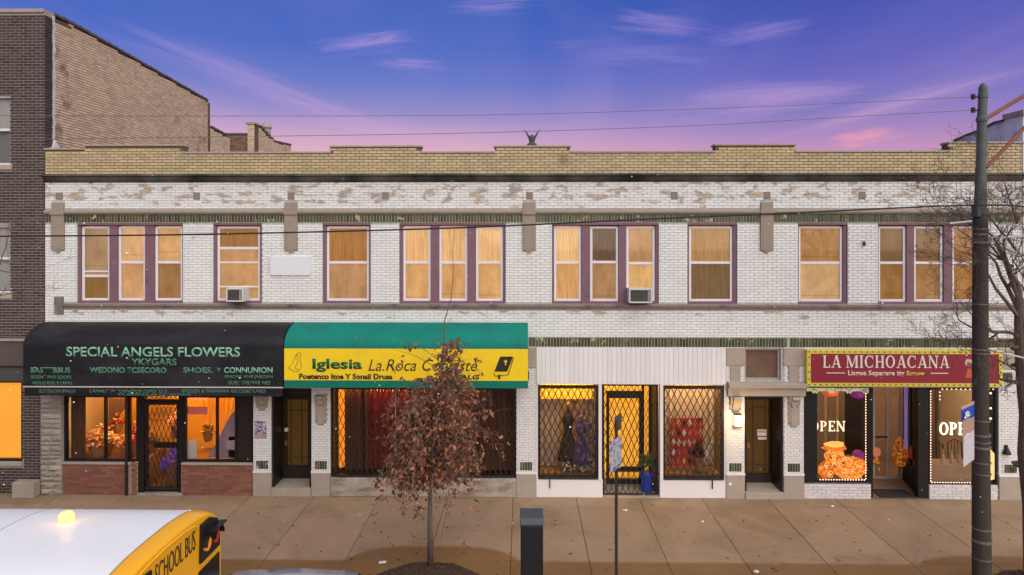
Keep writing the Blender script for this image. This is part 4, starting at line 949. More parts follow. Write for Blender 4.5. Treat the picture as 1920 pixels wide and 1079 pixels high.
# ---- wall lantern
t = thing('wall_lantern', 'lit square wall lantern glowing on the white pier beside the arched bar door', 'wall lamp', (fx(1380), 0, fz(785)))
lx, lz0, lz1 = fx(1380.5), fz(796), fz(774)
MB().box(lx-.075, lx+.075, -.17, -.06, lz0+.01, lz1-.005).build('lamp_glass', mat('lantern_glow', (.95, .8, .5), .4, 0, emit=(1, .62, .22), es=3.6), t, bevel=.015)
mb = MB().box(lx-.085, lx+.085, -.18, -.05, lz1-.004, lz1+.02).box(lx-.085, lx+.085, -.18, -.05, lz0-.01, lz0+.009); mb.build('lamp_cap', M_iron, t)
MB().box(lx-.05, lx+.05, -.05, -.012, lz0+.04, lz1-.04).build('wall_plate', M_iron, t)
pl = bpy.data.lights.new('lantern_light', 'POINT'); pl.energy = 20; pl.color = (1, .62, .26); pl.shadow_soft_size = .08
po = bpy.data.objects.new('lantern_light', pl); COL.objects.link(po); po.location = (lx, -.42, (lz0+lz1)/2)

# ---- ice cream shop under the crimson sign
f4 = thing('ice_cream_front', '', ''); as_part(f4)
X0, X1 = fx(1507.5), fx(1871.5); zk = fz(904)
ent0, ent1 = fx(1633), fx(1742)
k4 = MB().box(ent1, X1, 0, .28, 0, zk-.01).build('kick_wall', M_mortar_w, bld); k4 = MB().box(X0, ent0, 0, .28, 0, zk-.01).build('kick_wall', M_mortar_w, bld)
B = Bricks((0, 0, 0), (1, 0, 0), (0, -1, 0), z_origin=0.0); B.fill(X0, ent0, 0, zk-.01); B.fill(ent1, X1, 0, zk-.01); B.build(k4, mat('kick_white_brick', (.62, .58, .58), .7, .1, 4, .4, isl=.08, stain=(.10, .08, .07), sscale=4, slo=.66, shi=.7), 0, (0, 0, 0))
zt4 = fz(724)
MB().box(X0, X1, .0, .26, zt4, GZ1).build('fascia', M_wpaint, f4)
w1 = (fx(1508), fx(1632), fz(902), zt4); w2 = (fx(1743), fx(1871), fz(906), zt4)
for w in (w1, w2):
    mb = MB(); frame_rect(mb, w[0], w[1], .02, .12, w[2], w[3], .05); mb.build('shop_window_frame', M_black, f4); MB().box(w[0]+.05, w[1]-.05, .08, .086, w[2]+.05, w[3]-.05).build('pane', M_glass2, f4)
MB().box(w1[0]+.05, fx(1534), .05, .078, w1[2]+.05, w1[3]-.05).build('black_panel', M_black, f4)
MB().box(fx(1851), w2[1]-.05, .05, .078, w2[2]+.05, w2[3]-.05).build('black_panel', M_black, f4)
mb = MB(); mb.box(ent0, ent0+.06, .02, 1.3, .02, zt4); mb.box(fx(1722), ent1, .02, .14, .02, zt4); mb.build('door_jamb', M_black, f4)
MB().box(ent0, ent1, -.02, 1.9, -.01, .02).build('entry_floor', mat('entry_floor', (.17, .11, .075), .7, .3, 4), f4)
tag(MB().box(fx(1652), fx(1718), .02, .52, .021, .04).build('door_mat', mat('black_mat', (.03, .025, .024), .95, .3, 30)), 'black rubber door mat in the ice cream shop entrance', 'door mat')
# recessed angled glazing and the white door
rec = 1.25
da, db = fx(1658, rec), fx(1689, rec)
mb = MB(); frame_rect(mb, fx(1637, rec), fx(1690, rec), rec, rec+.06, .02, zt4-.02, .055, mull=(fx(1664, rec),)); mb.build('white_door_frame', mat('darker_white_door', (.42, .36, .33), .5, .12, 5), f4)  # door frame in a darker white than the sashes
MB().box(fx(1637, rec)+.05, fx(1690, rec)-.05, rec+.03, rec+.035, .08, zt4-.08).build('pane', M_glass2, f4); MB().box(fx(1637, rec)+.055, fx(1664, rec), rec-.01, rec, 1.05, 1.10).build('push_bar', M_iron, f4)
# slanted side display
p0 = Vector((fx(1692, rec), rec, 0)); p1 = Vector((fx(1727), .14, 0)); dv = p1-p0; nv = Vector((-dv.y, dv.x, 0)).normalized()*.05
mb = MB(); mb.obox(p0+Vector((0, 0, .02)), dv, nv, (0, 0, .55)); mb.build('panelled_base', M_dkframe, f4)
mb = MB()
for u in (0, .45, .93): mb.obox(p0+dv*u+Vector((0, 0, .57)), dv*.06, nv, (0, 0, zt4-.57))
mb.obox(p0+Vector((0, 0, zt4-.1)), dv, nv*.9, (0, 0, .1)); mb.build('side_window_frame', M_black, f4)
MB().obox(p0+Vector((0, 0, .58))+nv*.5, dv, nv*.08, (0, 0, zt4-.7)).build('pane', M_glass2, f4)
rr = random.Random(9)
mb = MB()
for i in range(9): 
    u = i/9; mb.tube([p0+dv*(u+.05)+Vector((0, 0, .04))-nv*.3, p0+dv*(u+.05)+Vector((0, 0, .54))-nv*.3], .008, 5)
mb.build('base_rail', M_iron, f4)
MB().box(fx(1696, .9), fx(1702, .9), .9, .93, fz(838, .9), zt4-.05).build('violet_strip', mat('violet_light', (.25, .18, .4), .5, 0, emit=(.26, .17, .42), es=.35), f4)
MB().box(fx(1500), fx(1880), 2.6, 2.63, .03, 3.1).build('back_partition', mat('brown_wall', (.26, .17, .11), .85, .2, 2), f4)
def food(cx, cz, w, h, y, seed, mats_, n=60):
    pass
# window graphic: fried snacks (flat print on the glass)
M_food = bpy.data.materials.new('snack_print'); M_food.use_nodes = True
t_ = M_food.node_tree; g_ = t_.nodes.new('ShaderNodeNewGeometry'); b_ = t_.nodes['Principled BSDF']
v1 = t_.nodes.new('ShaderNodeTexVoronoi'); v1.inputs['Scale'].default_value = 17; nn = t_.nodes.new('ShaderNodeTexNoise'); nn.inputs['Scale'].default_value = 9; nn.inputs['Detail'].default_value = 5; nn.inputs['Distortion'].default_value = 2.5
t_.links.new(g_.outputs['Position'], nn.inputs[0]); vm = t_.nodes.new('ShaderNodeVectorMath'); vm.operation = 'ADD'; t_.links.new(g_.outputs['Position'], vm.inputs[0])
sc_ = t_.nodes.new('ShaderNodeVectorMath'); sc_.operation = 'SCALE'; sc_.inputs['Scale'].default_value = .22; t_.links.new(nn.outputs[1], sc_.inputs[0]); t_.links.new(sc_.outputs[0], vm.inputs[1]); t_.links.new(vm.outputs[0], v1.inputs[0])
cf_ = ramp_n(t_, math_n(t_, 'MULTIPLY', math_n(t_, 'ADD', v1.outputs['Distance'], math_n(t_, 'SUBTRACT', nn.outputs[0], .5)), 1.6), [(0, lin((255, 214, 128))), (.35, lin((248, 168, 62))), (.68, lin((222, 118, 32))), (.95, lin((140, 58, 16)))])
t_.links.new(cf_, b_.inputs['Base Color']); t_.links.new(cf_, b_.inputs['Emission Color']); b_.inputs['Emission Strength'].default_value = .55; b_.inputs['Roughness'].default_value = .5
wg = thing('window_graphic', 'backlit print of fried snacks across the foot of the ice cream shop window', 'window graphic', (fx(1580), .06, fz(895)))
def blob(cx, cz, rx, rz, seed, n=26, flat=False):
    r_ = random.Random(seed); ph = [r_.uniform(0, 6) for _ in range(3)]; out_ = []
    for i in range(n):
        a = 2*PI*i/n; k = 1+.06*math.sin(3*a+ph[0])+.05*math.sin(5*a+ph[1])+.03*math.sin(9*a+ph[2])
        z = cz+rz*k*math.sin(a); out_.append((cx+rx*k*math.cos(a), max(z, fz(897))))
    return out_
M_o = [mat('print_orange_%d' % i, S_(c, .8), .5, .3, 25, emit=S_(c), es=.55, stain=S_(c2, .8), sscale=14, slo=.5, shi=.62) for i, (c, c2) in enumerate((((214, 112, 36), (150, 62, 20)), ((240, 150, 50), (205, 100, 30)), ((250, 186, 92), (230, 130, 50)), ((190, 86, 30), (120, 48, 22)), ((255, 214, 150), (240, 160, 80))))]
for i, (px, py, rx, rz, s_, k) in enumerate(((1553, 880, 17, 17, 1, 3), (1567, 856, 18, 17, 2, 1), (1597, 876, 30, 23, 3, 0), (1567, 838, 23, 7, 5, 0), (1567, 832, 19, 6, 6, 2))):
    MB().prism(blob(fx(px), fz(py), rx/80, rz/80, s_), .066-.0015*i, .0665-.0015*i, 'y').build('snack_picture', M_o[k], wg)
for px_h, py_h, rx_h, rz_h in ((1560, 852, 3, 7), (1574, 858, 4, 8), (1568, 872, 3, 5), (1583, 866, 3, 4)): MB().prism(blob(fx(px_h), fz(py_h), rx_h/80, rz_h/80, px_h), .0572, .0576, 'y').build('snack_hole_print', mat('print_brown', S_((120, 50, 20)), .5), wg)  # dark holes that belong to the printed snack
rr = random.Random(19); cm_ = [MB() for _ in M_o]
for i in range(170):                              # printed curls of fried dough
    k = rr.random()
    if k < .62: a_ = rr.uniform(0, 2*PI); q_ = math.sqrt(rr.random()); cx_, cz_ = fx(1597)+q_*.36*math.cos(a_), fz(876)+q_*.27*math.sin(a_)
    elif k < .80: cx_, cz_ = fx(rr.uniform(1554, 1580)), fz(rr.uniform(846, 872))
    else: cx_, cz_ = fx(rr.uniform(1540, 1562)), fz(rr.uniform(866, 890))
    r_ = rr.uniform(.035, .095); a0 = rr.uniform(0, 2*PI); sp_ = rr.uniform(2.0, 4.6); w_ = rr.uniform(.010, .02); y_ = .058-.00011*i
    mm = cm_[rr.choice((1, 1, 2, 2, 3, 4, 0))]; nseg = 8
    for j in range(nseg):
        t0, t1 = a0+sp_*j/nseg, a0+sp_*(j+1)/nseg; P4 = lambda t, r: (cx_+r*1.15*math.cos(t), max(fz(896), cz_+r*.8*math.sin(t)))
        mm.add([(P4(t0, r_)[0], y_, P4(t0, r_)[1]), (P4(t1, r_)[0], y_, P4(t1, r_)[1]), (P4(t1, r_-w_)[0], y_, P4(t1, r_-w_)[1]), (P4(t0, r_-w_)[0], y_, P4(t0, r_-w_)[1])], [(0, 1, 2, 3)])
for mm, m_ in zip(cm_, M_o): mm.build('snack_curls', m_, wg, kind='stuff')
def letters_open(x0, x1, z0, z1, y, label, es):
    t = thing('open_sign', label, 'open sign', ((x0+x1)/2, y, z0)); serif('OPEN', x0, x1, z0, z1, y, mat('open_glow_%d' % int(es*10), (.9, .8, .6), .4, 0, emit=(1, .80, .52), es=es), t, .012)
    MB().box(x0, x1, y+.004, y+.008, z0-.02, z0-.012).build('sign_wire', M_iron, t)
letters_open(fx(1523), fx(1590), fz(809), fz(790), .125, 'lit OPEN letters in the window above the snack print', 1.1)
letters_open(fx(1763), fx(1833), fz(813), fz(790), .045, 'brighter lit OPEN letters partly behind the utility pole', 2.0)
M_bulb = mat('string_bulb', (.9, .5, .3), .4, 0, emit=(1, .62, .42), es=2.0)
def lights(pts, label, step=.062, r=.014):
    t = thing('string_lights', label, 'string lights', pts[0]); cord = MB().tube(pts, .004, 4).build('cord', M_iron, t); mb = MB()
    for a, b in zip(pts, pts[1:]):
        a, b = Vector(a), Vector(b); n = max(1, int((b-a).length/step))
        for i in range(n): 
            c = a+(b-a)*(i+.5)/n; mb.ball((c.x, c.y-.012, c.z), r, 6, 4, sc=(1.3 if abs(b.x-a.x) > abs(b.z-a.z) else 1, 1, 1 if abs(b.x-a.x) > abs(b.z-a.z) else 1.3))
    mb.build('bulbs', M_bulb, t, kind='stuff')
lights([(fx(1536), .03, fz(897)), (fx(1624), .03, fz(897)), (fx(1624), .03, fz(729))], 'string lights edging the snack print window')
lights([(fx(1746), .03, fz(729)), (fx(1746), .03, fz(901)), (fx(1848), .03, fz(901))], 'string lights down and along the foot of the window behind the pole')
lights([(fx(1762), .0, fz(727)), (fx(1866), .0, fz(727))], 'string lights under the crimson sign above the pole window', .1); lights([(fx(1763), .03, fz(730)), (fx(1763), .03, fz(750))], 'short hanging tail of string lights in the pole window', .07)
for zz_ in (735, 763, 782): 
    t = thing('bulb_lamp', 'single warm bulb on the black panel, %s' % {735: 'just under the crimson sign', 763: 'middle of the three', 782: 'lowest of the three'}[zz_], 'bulb', (fx(1859), .03, fz(zz_)), group='bulbs on the black panel')
    MB().ball((fx(1859), .03, fz(zz_)), .024, 8, 6).build('glass', M_bulb, t); MB().box(fx(1859)-.01, fx(1859)+.01, .03, .05, fz(zz_)+.02, fz(zz_)+.05).build('socket', M_iron, t)
def lantern(px, py, r, m_, label, flat=.8):
    t = thing('paper_lantern', label, 'paper lantern', (fx(px), .22, fz(py)))
    mb = MB(); n = 24; 
    prof = [(max(.004, r*math.sin(PI*i/12))*(1-.05*(i % 2)), -r*flat*math.cos(PI*i/12)) for i in range(13)]
    mb.lathe((fx(px), .22, fz(py)), prof, n); mb.build('paper_shade', m_, t, smooth=True); MB().tube([(fx(px), .22, fz(py)+r*flat), (fx(px), .22, zt4)], .004, 4).build('string', M_iron, t)
lantern(1564, 735, .20, mat('orange_paper', (.8, .16, .04), .7, .1, 8, emit=(.9, .13, .03), es=.5), 'orange paper lantern under the bunting of the ice cream shop', .7)
lantern(1617, 738, .17, mat('purple_paper', (.22, .03, .18), .7, .1, 8, emit=(.25, .03, .2), es=.4), 'purple paper lantern beside the orange one', .9)
lantern(1618, 857, .14, mat('purple_paper', (.22, .03, .18), .7, .1, 8), 'purple paper ball low in the snack window', 1)
mb = MB(); rr = random.Random(4)
for k in range(11):
    xa = fx(1512+k*10.6); w_ = fx(10.4)-fx(0); d_ = .09+.05*(k % 3 == 1)
    mb.prism([(xa, zt4-.02), (xa+w_, zt4-.02), (xa+w_, zt4-.02-d_*.7), (xa+w_*.75, zt4-.02-d_), (xa+w_*.5, zt4-.02-d_*.75), (xa+w_*.25, zt4-.02-d_), (xa, zt4-.02-d_*.7)], .0, .004, 'y')
tag(mb.build('paper_bunting', mat('green_bunting', (.5, .58, .2), .8, .3, 14, isl=.5, stain=(.85, .8, .7), sscale=16, slo=.5, shi=.52)), 'green and white cut paper bunting under the crimson sign', 'bunting')
# things seen inside
def cutout(px, py, rx, rz, y, m_, label, cat, name, seed=1):
    tag(MB().prism(blob(fx(px, y), fz(py, y), rx/80, rz/80, seed), y, y+.03, 'y').build(name, m_), label, cat)
M_foodd = M_food.copy(); M_foodd.name = 'dim_snack_print'; M_foodd.node_tree.nodes['Principled BSDF'].inputs['Emission Strength'].default_value = .22
cutout(1689, 848, 17, 30, .95, M_foodd, 'large orange fruit cut-out on the slanted side window', 'fruit display', 'fruit_display', 11)
cutout(1711, 846, 8, 12, .62, mat('red_fruit', (.4, .06, .02), .6), 'small red fruit cut-out next to the orange one', 'fruit display', 'fruit_display', 12)
cutout(1644, 845, 8, 10, 1.15, mat('salmon_ball', (.6, .2, .1), .6, emit=(.6, .2, .1), es=.3), 'salmon ice cream ball picture low on the white door', 'decal', 'decal', 13)
cutout(1643, 868, 7, 16, 1.16, M_foodd, 'yellow cone picture low on the white door', 'decal', 'decal', 14)
def chair(x, y, label):
    t = thing('cafe_chair', label, 'chair', (x, y, .03)); z = .03
    MB().box(x-.2, x+.2, y-.2, y+.2, z+.44, z+.48).build('seat', M_dkframe, t, bevel=.01)
    for sx in (-1, 1):
        for sy in (-1, 1): MB().tube([(x+sx*.18, y+sy*.18, z), (x+sx*.17, y+sy*.17, z+.45)], .014, 6).build('leg', M_iron, t)
    mb = MB(); mb.tube([(x-.18, y+.18, z+.46), (x-.17, y+.22, z+.9), (x, y+.23, z+.98), (x+.17, y+.22, z+.9), (x+.18, y+.18, z+.46)], .014, 6)
    for u in (-.08, 0, .08): mb.tube([(x+u, y+.19, z+.47), (x+u, y+.22, z+.93)], .009, 5)
    mb.build('backrest', M_iron, t)
chair(fx(1765, .9), .9, 'dark cafe chair seen through the OPEN window, nearer the entrance'); chair(fx(1800, 1.1), 1.1, 'dark cafe chair seen through the OPEN window, nearer the pole')
MB().box(fx(1744), fx(1870), .28, .75, .03, .70).build('window_bench', mat('bench_wood', (.42, .27, .17), .6, .2, 4), f4)
mb = MB(); rr = random.Random(3)
tt = thing('bottle_row', '', ''); bpy.data.objects.remove(tt)
for i, px in enumerate((1768, 1784, 1798, 1812)):
    o = MB().lathe((fx(px, .45), .45, .70), [(.035, 0), (.04, .02), (.04, .16), (.015, .22), (.015, .30), (.02, .31)], 10).build('bottle', mat('pale_bottle', (.5, .38, .28), .3, isl=.3)); tag(o, 'pale bottle on the window bench under the OPEN letters, %s from the entrance' % ('first', 'second', 'third', 'fourth')[i], 'bottle', 'bottles on the window bench')
for i in range(4):
    y = 2.2; xx = fx((1548, 1570, 1590, 1606)[i], y); MB().box(xx-.03, xx+.03, y, y+.04, .03, 3.0).build('wall_batten', mat('batten', (.4, .27, .17), .7), f4)
area('ice_cream_light', fx(1575), 1.2, 3.1, 1.4, .8, 30, (1, .70, .42)); area('ice_cream_light', fx(1805), 1.1, 3.1, 1.6, .6, 34, (1, .66, .38)); area('ice_cream_light', fx(1690), 2.1, 3.1, .8, .5, 18, (1, .6, .3))
tag(MB().prism([(fx(1856), fz(895)), (fx(1863), fz(893)), (fx(1863), fz(846)), (fx(1856), fz(838))], -.03, -.01, 'y').build('menu_board', mat('lit_menu', (.8, .55, .25), .6, .15, 4, emit=(1, .55, .18), es=.45)), 'glowing tan menu board on the black panel behind the pole', 'menu board')
# bell on the end pier
t = thing('alarm_bell', 'small dark alarm bell on the end white pier', 'bell', (fx(1885), -.05, fz(838))); MB().lathe((fx(1885), -.05, fz(846)), [(.09, 0), (.085, .04), (.04, .13), (.02, .17)], 14).build('dome', M_dkframe, t); MB().box(fx(1885)-.04, fx(1885)+.04, -.02, -.011, fz(846), fz(830)).build('bracket', M_dkframe, t)

# ------------------------------------------------------------------ crimson shop sign
zA, zB = fz(720), fz(653); xA, xB = fx(1508), fx(1871); SY = -.02
sg = thing('shop_sign', 'crimson LA MICHOACANA sign board with a yellow stud lined border', 'sign', ((xA+xB)/2, SY, zA))
MB().box(xA, xB, -.16, -.022, zA, zB).build('border', mat('yellow_border', (.62, .52, .06), .5, .12, 6), sg, bevel=.01)
bt = .085
MB().box(xA+bt, xB-bt, -.166, -.15, zA+bt, zB-bt).build('panel', mat('crimson_panel', (.24, .018, .035), .5, .18, 2), sg)
mb = MB(); n = 34
for i in range(n):
    x = xA+.05+(xB-xA-.1)*i/(n-1)
    for z in (zA+bt/2, zB-bt/2): mb.box(x-.022, x+.022, -.17, -.158, z-.008, z+.010)
for i in range(1, 5):
    for x in (xA+bt/2, xB-bt/2): mb.box(x-.01, x+.01, -.17, -.158, zA+(zB-zA)*i/5-.02, zA+(zB-zA)*i/5+.02)
mb.build('studs', mat('dark_stud', (.05, .04, .02), .6), sg, kind='stuff')
M_sl = mat('sign_white', (.68, .62, .56), .5, .06)
ty = -.168; q = lambda a: fx(a, ty)
serif('LA MICHOACANA', q(1542), q(1780), fz(688, ty), fz(665, ty), ty, M_sl, sg, .006)
text('Lisgoe Separere tig', q(1590), q(1695), fz(705, ty), fz(693, ty), ty, M_sl, sg, bold=.02, name='subtitle'); text('Ecrnow', q(1700), q(1733), fz(702, ty), fz(694, ty), ty, mat('sign_gold', (.7, .55, .05), .5), sg, bold=.02, name='subtitle')
for a, b in ((1550, 1584), (1745, 1778)): MB().box(q(a), q(b), ty-.004, ty, fz(698.6, ty), fz(697, ty)).build('rule_line', M_sl, sg)
# little printed figure emblem by the end of the sign: head scarf, face, dress
cx = q(1817)
for nm, pts, m_ in (('emblem_scarf', blob(cx, fz(678, ty), .10, .085, 3), mat('emblem_pale', (.45, .38, .33), .6)), ('emblem_dress', [(cx-.09, fz(706, ty)), (cx+.08, fz(706, ty)), (cx+.05, fz(690, ty)), (cx-.03, fz(688, ty))], mat('emblem_orange', (.42, .10, .05), .6))):
    MB().prism(pts, ty-.004, ty, 'y').build(nm, m_, sg)
MB().prism(blob(cx, fz(681, ty), .055, .05, 7), ty-.007, ty-.004, 'y').build('emblem_face', mat('emblem_brown', (.20, .09, .06), .6), sg)

# ------------------------------------------------------------------ awnings
def awning(x0, x1, zt, zr, zf, proj, label, sections, valance=None, name='awning'):
    a = thing(name, label, 'awning', ((x0+x1)/2, 0, zf))
    prof = []; n = 14
    for i in range(n+1):
        th = PI/2*i/n; prof.append((-.004-proj*math.sin(th)**1.0, zr+(zt-zr)*math.cos(th)))
    top = prof; 
    inner = [(y+.006*(1 if y < -.02 else 0), z-.008) for y, z in top]
    MB().prism(top+inner[::-1], x0, x1).build('canopy_top', sections['top'], a, smooth=False)
    for m in a.children[0].data.polygons: m.use_smooth = False
    z = zr
    for i, (z1, m_) in enumerate(sections['front']):
        MB().box(x0, x1, -proj-.004-.0015*(i % 2), -proj+.006, z1, z).build('canopy_front', m_, a); z = z1
    endp = [(-.004, zf)]+[(-proj, zf)]+[(y, z_-.004) for y, z_ in top[::-1]]
    for x in (x0, x1): MB().prism(endp, x-.004 if x == x1 else x, x if x == x1 else x+.004).build('end_panel', sections['top'], a)
    fr = MB()
    for i in range(6):
        x = x0+.05+(x1-x0-.1)*i/5; fr.tube([(x, -.01, zf+.03), (x, -proj+.02, zf+.03)], .012, 6); fr.tube([(x, -proj+.03, zf+.02), (x, -proj+.03, zr-.05)], .012, 6)
    fr.tube([(x0+.02, -proj+.03, zf+.02), (x1-.02, -proj+.03, zf+.02)], .014, 6); fr.build('awning_frame', mat('galvanised', (.35, .34, .33), .5, metal=.5), a)
    return a
PR = .80
M_bk = mat('black_canvas', (.009, .009, .012), .6, .4, 2, .9, 1.6, .06, spec=.3, stain=(.030, .030, .034), sscale=1.2, slo=.5, shi=.75, sstretch=(.5, 1, 1)); M_teal = mat('teal_canvas', (.0, .18, .135), .75, .14, 1.4, .9, 1.4, .06, stain=(.01, .12, .10), sscale=1.5, slo=.52, shi=.8, sstretch=(1.5, 1, .4)); M_yel = mat('yellow_canvas', (.80, .55, .012), .6, .08, 1.5, .5, 1.5, .05, stain=(.62, .42, .03), sscale=1.3, slo=.52, shi=.8); M_grn = mat('dark_green_canvas', (.0, .15, .10), .55, .1, 2)
zt_ = fz(605); zf_ = W(800, 728, -PR).z; zr_ = W(800, 651, -PR).z
a1 = awning(fx(90), fx(531, -PR), zt_, zr_, W(800, 728, -PR).z, PR, 'long black rounded awning with mint green lettering over the flower shop', {'top': M_bk, 'front': [(zf_, M_bk)]})
MB().box(fx(90), fx(531, -PR), -PR-.014, -PR-.007, zf_-.012, zf_+.016).build('trim_strip', mat('pale_trim', (.50, .43, .40), .5), a1)
vz = W(800, 745, -PR).z; MB().box(fx(90)+.03, fx(529, -PR), -PR+.01, -PR+.018, vz, zf_-.012).build('valance', M_bk, a1)
ag = awning(fx(533, -PR), fx(990, -PR), zt_, zr_, zf_, PR, 'teal and yellow rounded awning with the Iglesia lettering', {'top': M_teal, 'front': [(zr_-.04, M_teal), (W(800, 714, -PR).z, M_yel), (zf_, M_grn)]})
M_mint = mat('mint_letters', (.20, .42, .30), .6, .15, 6); M_mintd = mat('faded_mint_letters', (.08, .21, .145), .6, .4, 20)
TY = -PR-.012
def atext(s, a, b, t, bt, m_, par, bold=.015, shear=0, y=TY):
    A = W(a, (t+bt)/2, y); Bp = W(b, (t+bt)/2, y); return text(s, A.x, Bp.x, W((a+b)/2, bt, y).z, W((a+b)/2, t, y).z, y, m_, par, bold, shear)
atext('SPECIAL ANGELS FLOWERS', 124, 450, 651, 669.5, M_mint, a1, .018)
atext('YKYGARS', 246, 331, 672.5, 685.5, M_mintd, a1, .02); atext('BASTTBBUS', 57, 132, 689, 700, M_mint if 0 else M_mintd, a1, .03); atext('WEDDNO TCSECORO', 168, 312, 689, 700, M_mintd, a1, .03)
atext('SHOES.', 343, 399, 689, 700, M_mintd, a1, .03); atext('Y', 406, 414, 690, 699, M_mintd, a1, .02); atext('CONNUNION', 420, 511, 689, 700, M_mint, a1, .02)
atext('SPSENT PAX SOOPS', 58, 134, 704.5, 711, M_mintd, a1, .01); atext('ABOLIO KUEL K LAKAU', 60, 135, 715.5, 721.5, M_mintd, a1, .01)
atext('SINORE ANE JNEOSN', 421, 511, 704, 711, M_mintd, a1, .01); atext("GUEL' DELMAR NES", 427, 507, 714.5, 721.5, M_mintd, a1, .01)
VY = -PR+.006
atext('ELSTOUON BPAGO', 73, 141, 730.8, 737, M_mintd, a1, .01, .2, VY); atext('LANAUT M TORNEPOS DEFOTO S', 168, 313, 730.8, 737, M_mintd, a1, .01, .2, VY)
atext('EPCUZA & FARVAVRA RECOSBETUVED', 341, 498, 730.8, 737, M_mintd, a1, .01, .2, VY); atext("ROL BEDERS JUA' WE CULTODONSON", 221, 357, 738, 743.5, M_mintd, a1, .01, 0, VY)
M_dgl = mat('deep_green_letters', (.005, .10, .035), .6); M_bkl = mat('black_letters', (.02, .02, .012), .6)
atext('Iglesia', 586, 679, 673, 698, M_dgl, ag, .028)
atext('La.Roca Coneiste', 691, 895, 674, 696, M_bkl, ag, -.005, .3); atext('Poetenco Itoe Y Sonail Drusa', 561, 736, 701, 711.5, M_bkl, ag, .035); atext('VSALG', 845, 899, 703, 712, M_bkl, ag, .03, .15)
# black book emblem
def P_(px, py): w = W(px, py, TY); return (w.x, w.z)
MB().prism([P_(927, 697), P_(951, 697), P_(962, 669), P_(938, 669)], TY-.004, TY, 'y').build('book_emblem', M_bkl, ag)
o = MB(); o.tube([(*P_(963, 671)[:1], TY, P_(963, 671)[1]), (P_(953, 703)[0], TY, P_(953, 703)[1]), (P_(929, 706)[0], TY, P_(929, 706)[1]), (P_(926, 700)[0], TY, P_(926, 700)[1])], .008, 5)
o.box(P_(934, 700)[0], P_(938, 700)[0], TY-.006, TY-.001, P_(0, 708)[1], P_(0, 700)[1]); o.build('book_outline', M_bkl, ag)
o = MB(); hx, hz = P_(948, 680); o.box(hx-.012, hx+.012, TY-.009, TY-.004, hz-.06, hz+.06); o.box(hx-.04, hx+.04, TY-.0095, TY-.0045, hz+.01, hz+.035); o.build('book_mark', M_yel, ag)
# praying hands in thin line
hp = [[(541, 690), (549, 680), (556, 664), (561, 661), (564, 663), (563, 676), (566, 690), (560, 694), (553, 690)], [(556, 664), (559, 678), (553, 690)], [(541, 690), (552, 697), (562, 696)]]
o = MB()
for l_ in hp: o.tube([(P_(*p)[0], TY, P_(*p)[1]) for p in l_], .0055, 5)
o.build('hands_emblem', mat('olive_line', (.22, .19, .02), .6), ag)
# ------------------------------------------------------------------ dark brick house at the side
hs = thing('dark_brick_house', 'tall dark brown brick house with tan side wall rising beside the white block', 'building', (XL-2, 0, 0))
HX = XL-.012; HL = -17.5; HZ = fz(20)
hw = [(HL+1.5, fx(19), fz(308), fz(176)), (HL+1.5, fx(19), fz(552), fz(422))]
shop = (HL+1, fx(42), fz(870), fz(718)); band = (HL, fx(80), fz(718), fz(641))
m = MB(); grid_boxes(m, HL, HX, 0, HZ, 0.0, 8.2, []) if 0 else None
grid_boxes(m, HL, HX, 0.0, HZ, 0.0, .3, hw+[shop]); hwall = m.build('front_wall', M_mortar_d, hs)
B = Bricks((0, 0, 0), (1, 0, 0), (0, -1, 0), z_origin=0.01, joint=.017)
hsills = [(HL+1.4, fx(23.5), h[2]-.13, h[2]) for h in hw]
B.fill(max(HL, -15.5), HX+.012, .0, HZ-.05, holes=hw+[shop, (HL, fx(80), fz(718), fz(641)), (HL, fx(45), fz(880), fz(870))]+hsills)
B.build(hwall, M_dark, 230, (fx(60), 0, 6))
# side return of facing brick, then common brick
side = MB(); D0, D1 = .30, 8.35; zA_, zB_ = HZ, 11.0
side.prism([(.301, 3.0), (8.35, 3.0), (8.35, 11.0), (.9, 11.50), (.301, HZ-.02)], HX-.30, HX, 'x') if 0 else None
sd = MB().prism([(.301, 3.0), (D1, 3.0), (D1, 10.93), (.9, 11.42), (.301, HZ-.03)], HX-.30, HX).build('side_wall', M_mortar_t, hs)
B2 = Bricks((HX, 0, 0), (0, 1, 0), (1, 0, 0), z_origin=0.01); B2.fill(0.0, .26, 7.5, HZ-.05); B2.build(hwall, M_dark, 0, (0, 0, 0))
B3 = Bricks((HX, 0, 0), (0, 1, 0), (1, 0, 0), z_origin=0.01, joint=.017)
top3 = lambda u: 11.42-(u-.9)*.066 if u > .9 else HZ-.06
B3.fill(.31, D1, 7.5, 11.5, top=top3); B3.build(sd, M_tan, 70, (HX, 2.0, 9.5))
rr = random.Random(21); mb = MB(); z = 8.2
while z < HZ: 
    h = rr.uniform(.05, .13); mb.box(HX-.002, HX+.016+rr.uniform(0, .006), .262-rr.uniform(0, .02), .308+rr.uniform(0, .05), z, z+h-.004); z += h
mb.build('lime_seam', mat('white_lime', (.55, .55, .53), .9, .3, 9), sd, kind='stuff')
mb = MB(); mb.prism([(.05, 8.05), (1.2, 8.05), (1.2, 8.10), (.5, 8.22), (.3, 8.42), (.22, 8.24), (.05, 8.2)], HX+.013, HX+.05); mb.build('flashing', mat('white_flashing', (.6, .62, .64), .5, .15, 6), hs)
for k in range(8):
    a = HL+(HX-HL)*k/8; MB().box(a, a+(HX-HL)/8-.006, -.05, .35, HZ, HZ+.09).build('coping_stone', M_cope, hs, bevel=.01)
cm = None; y = .33; k = 0
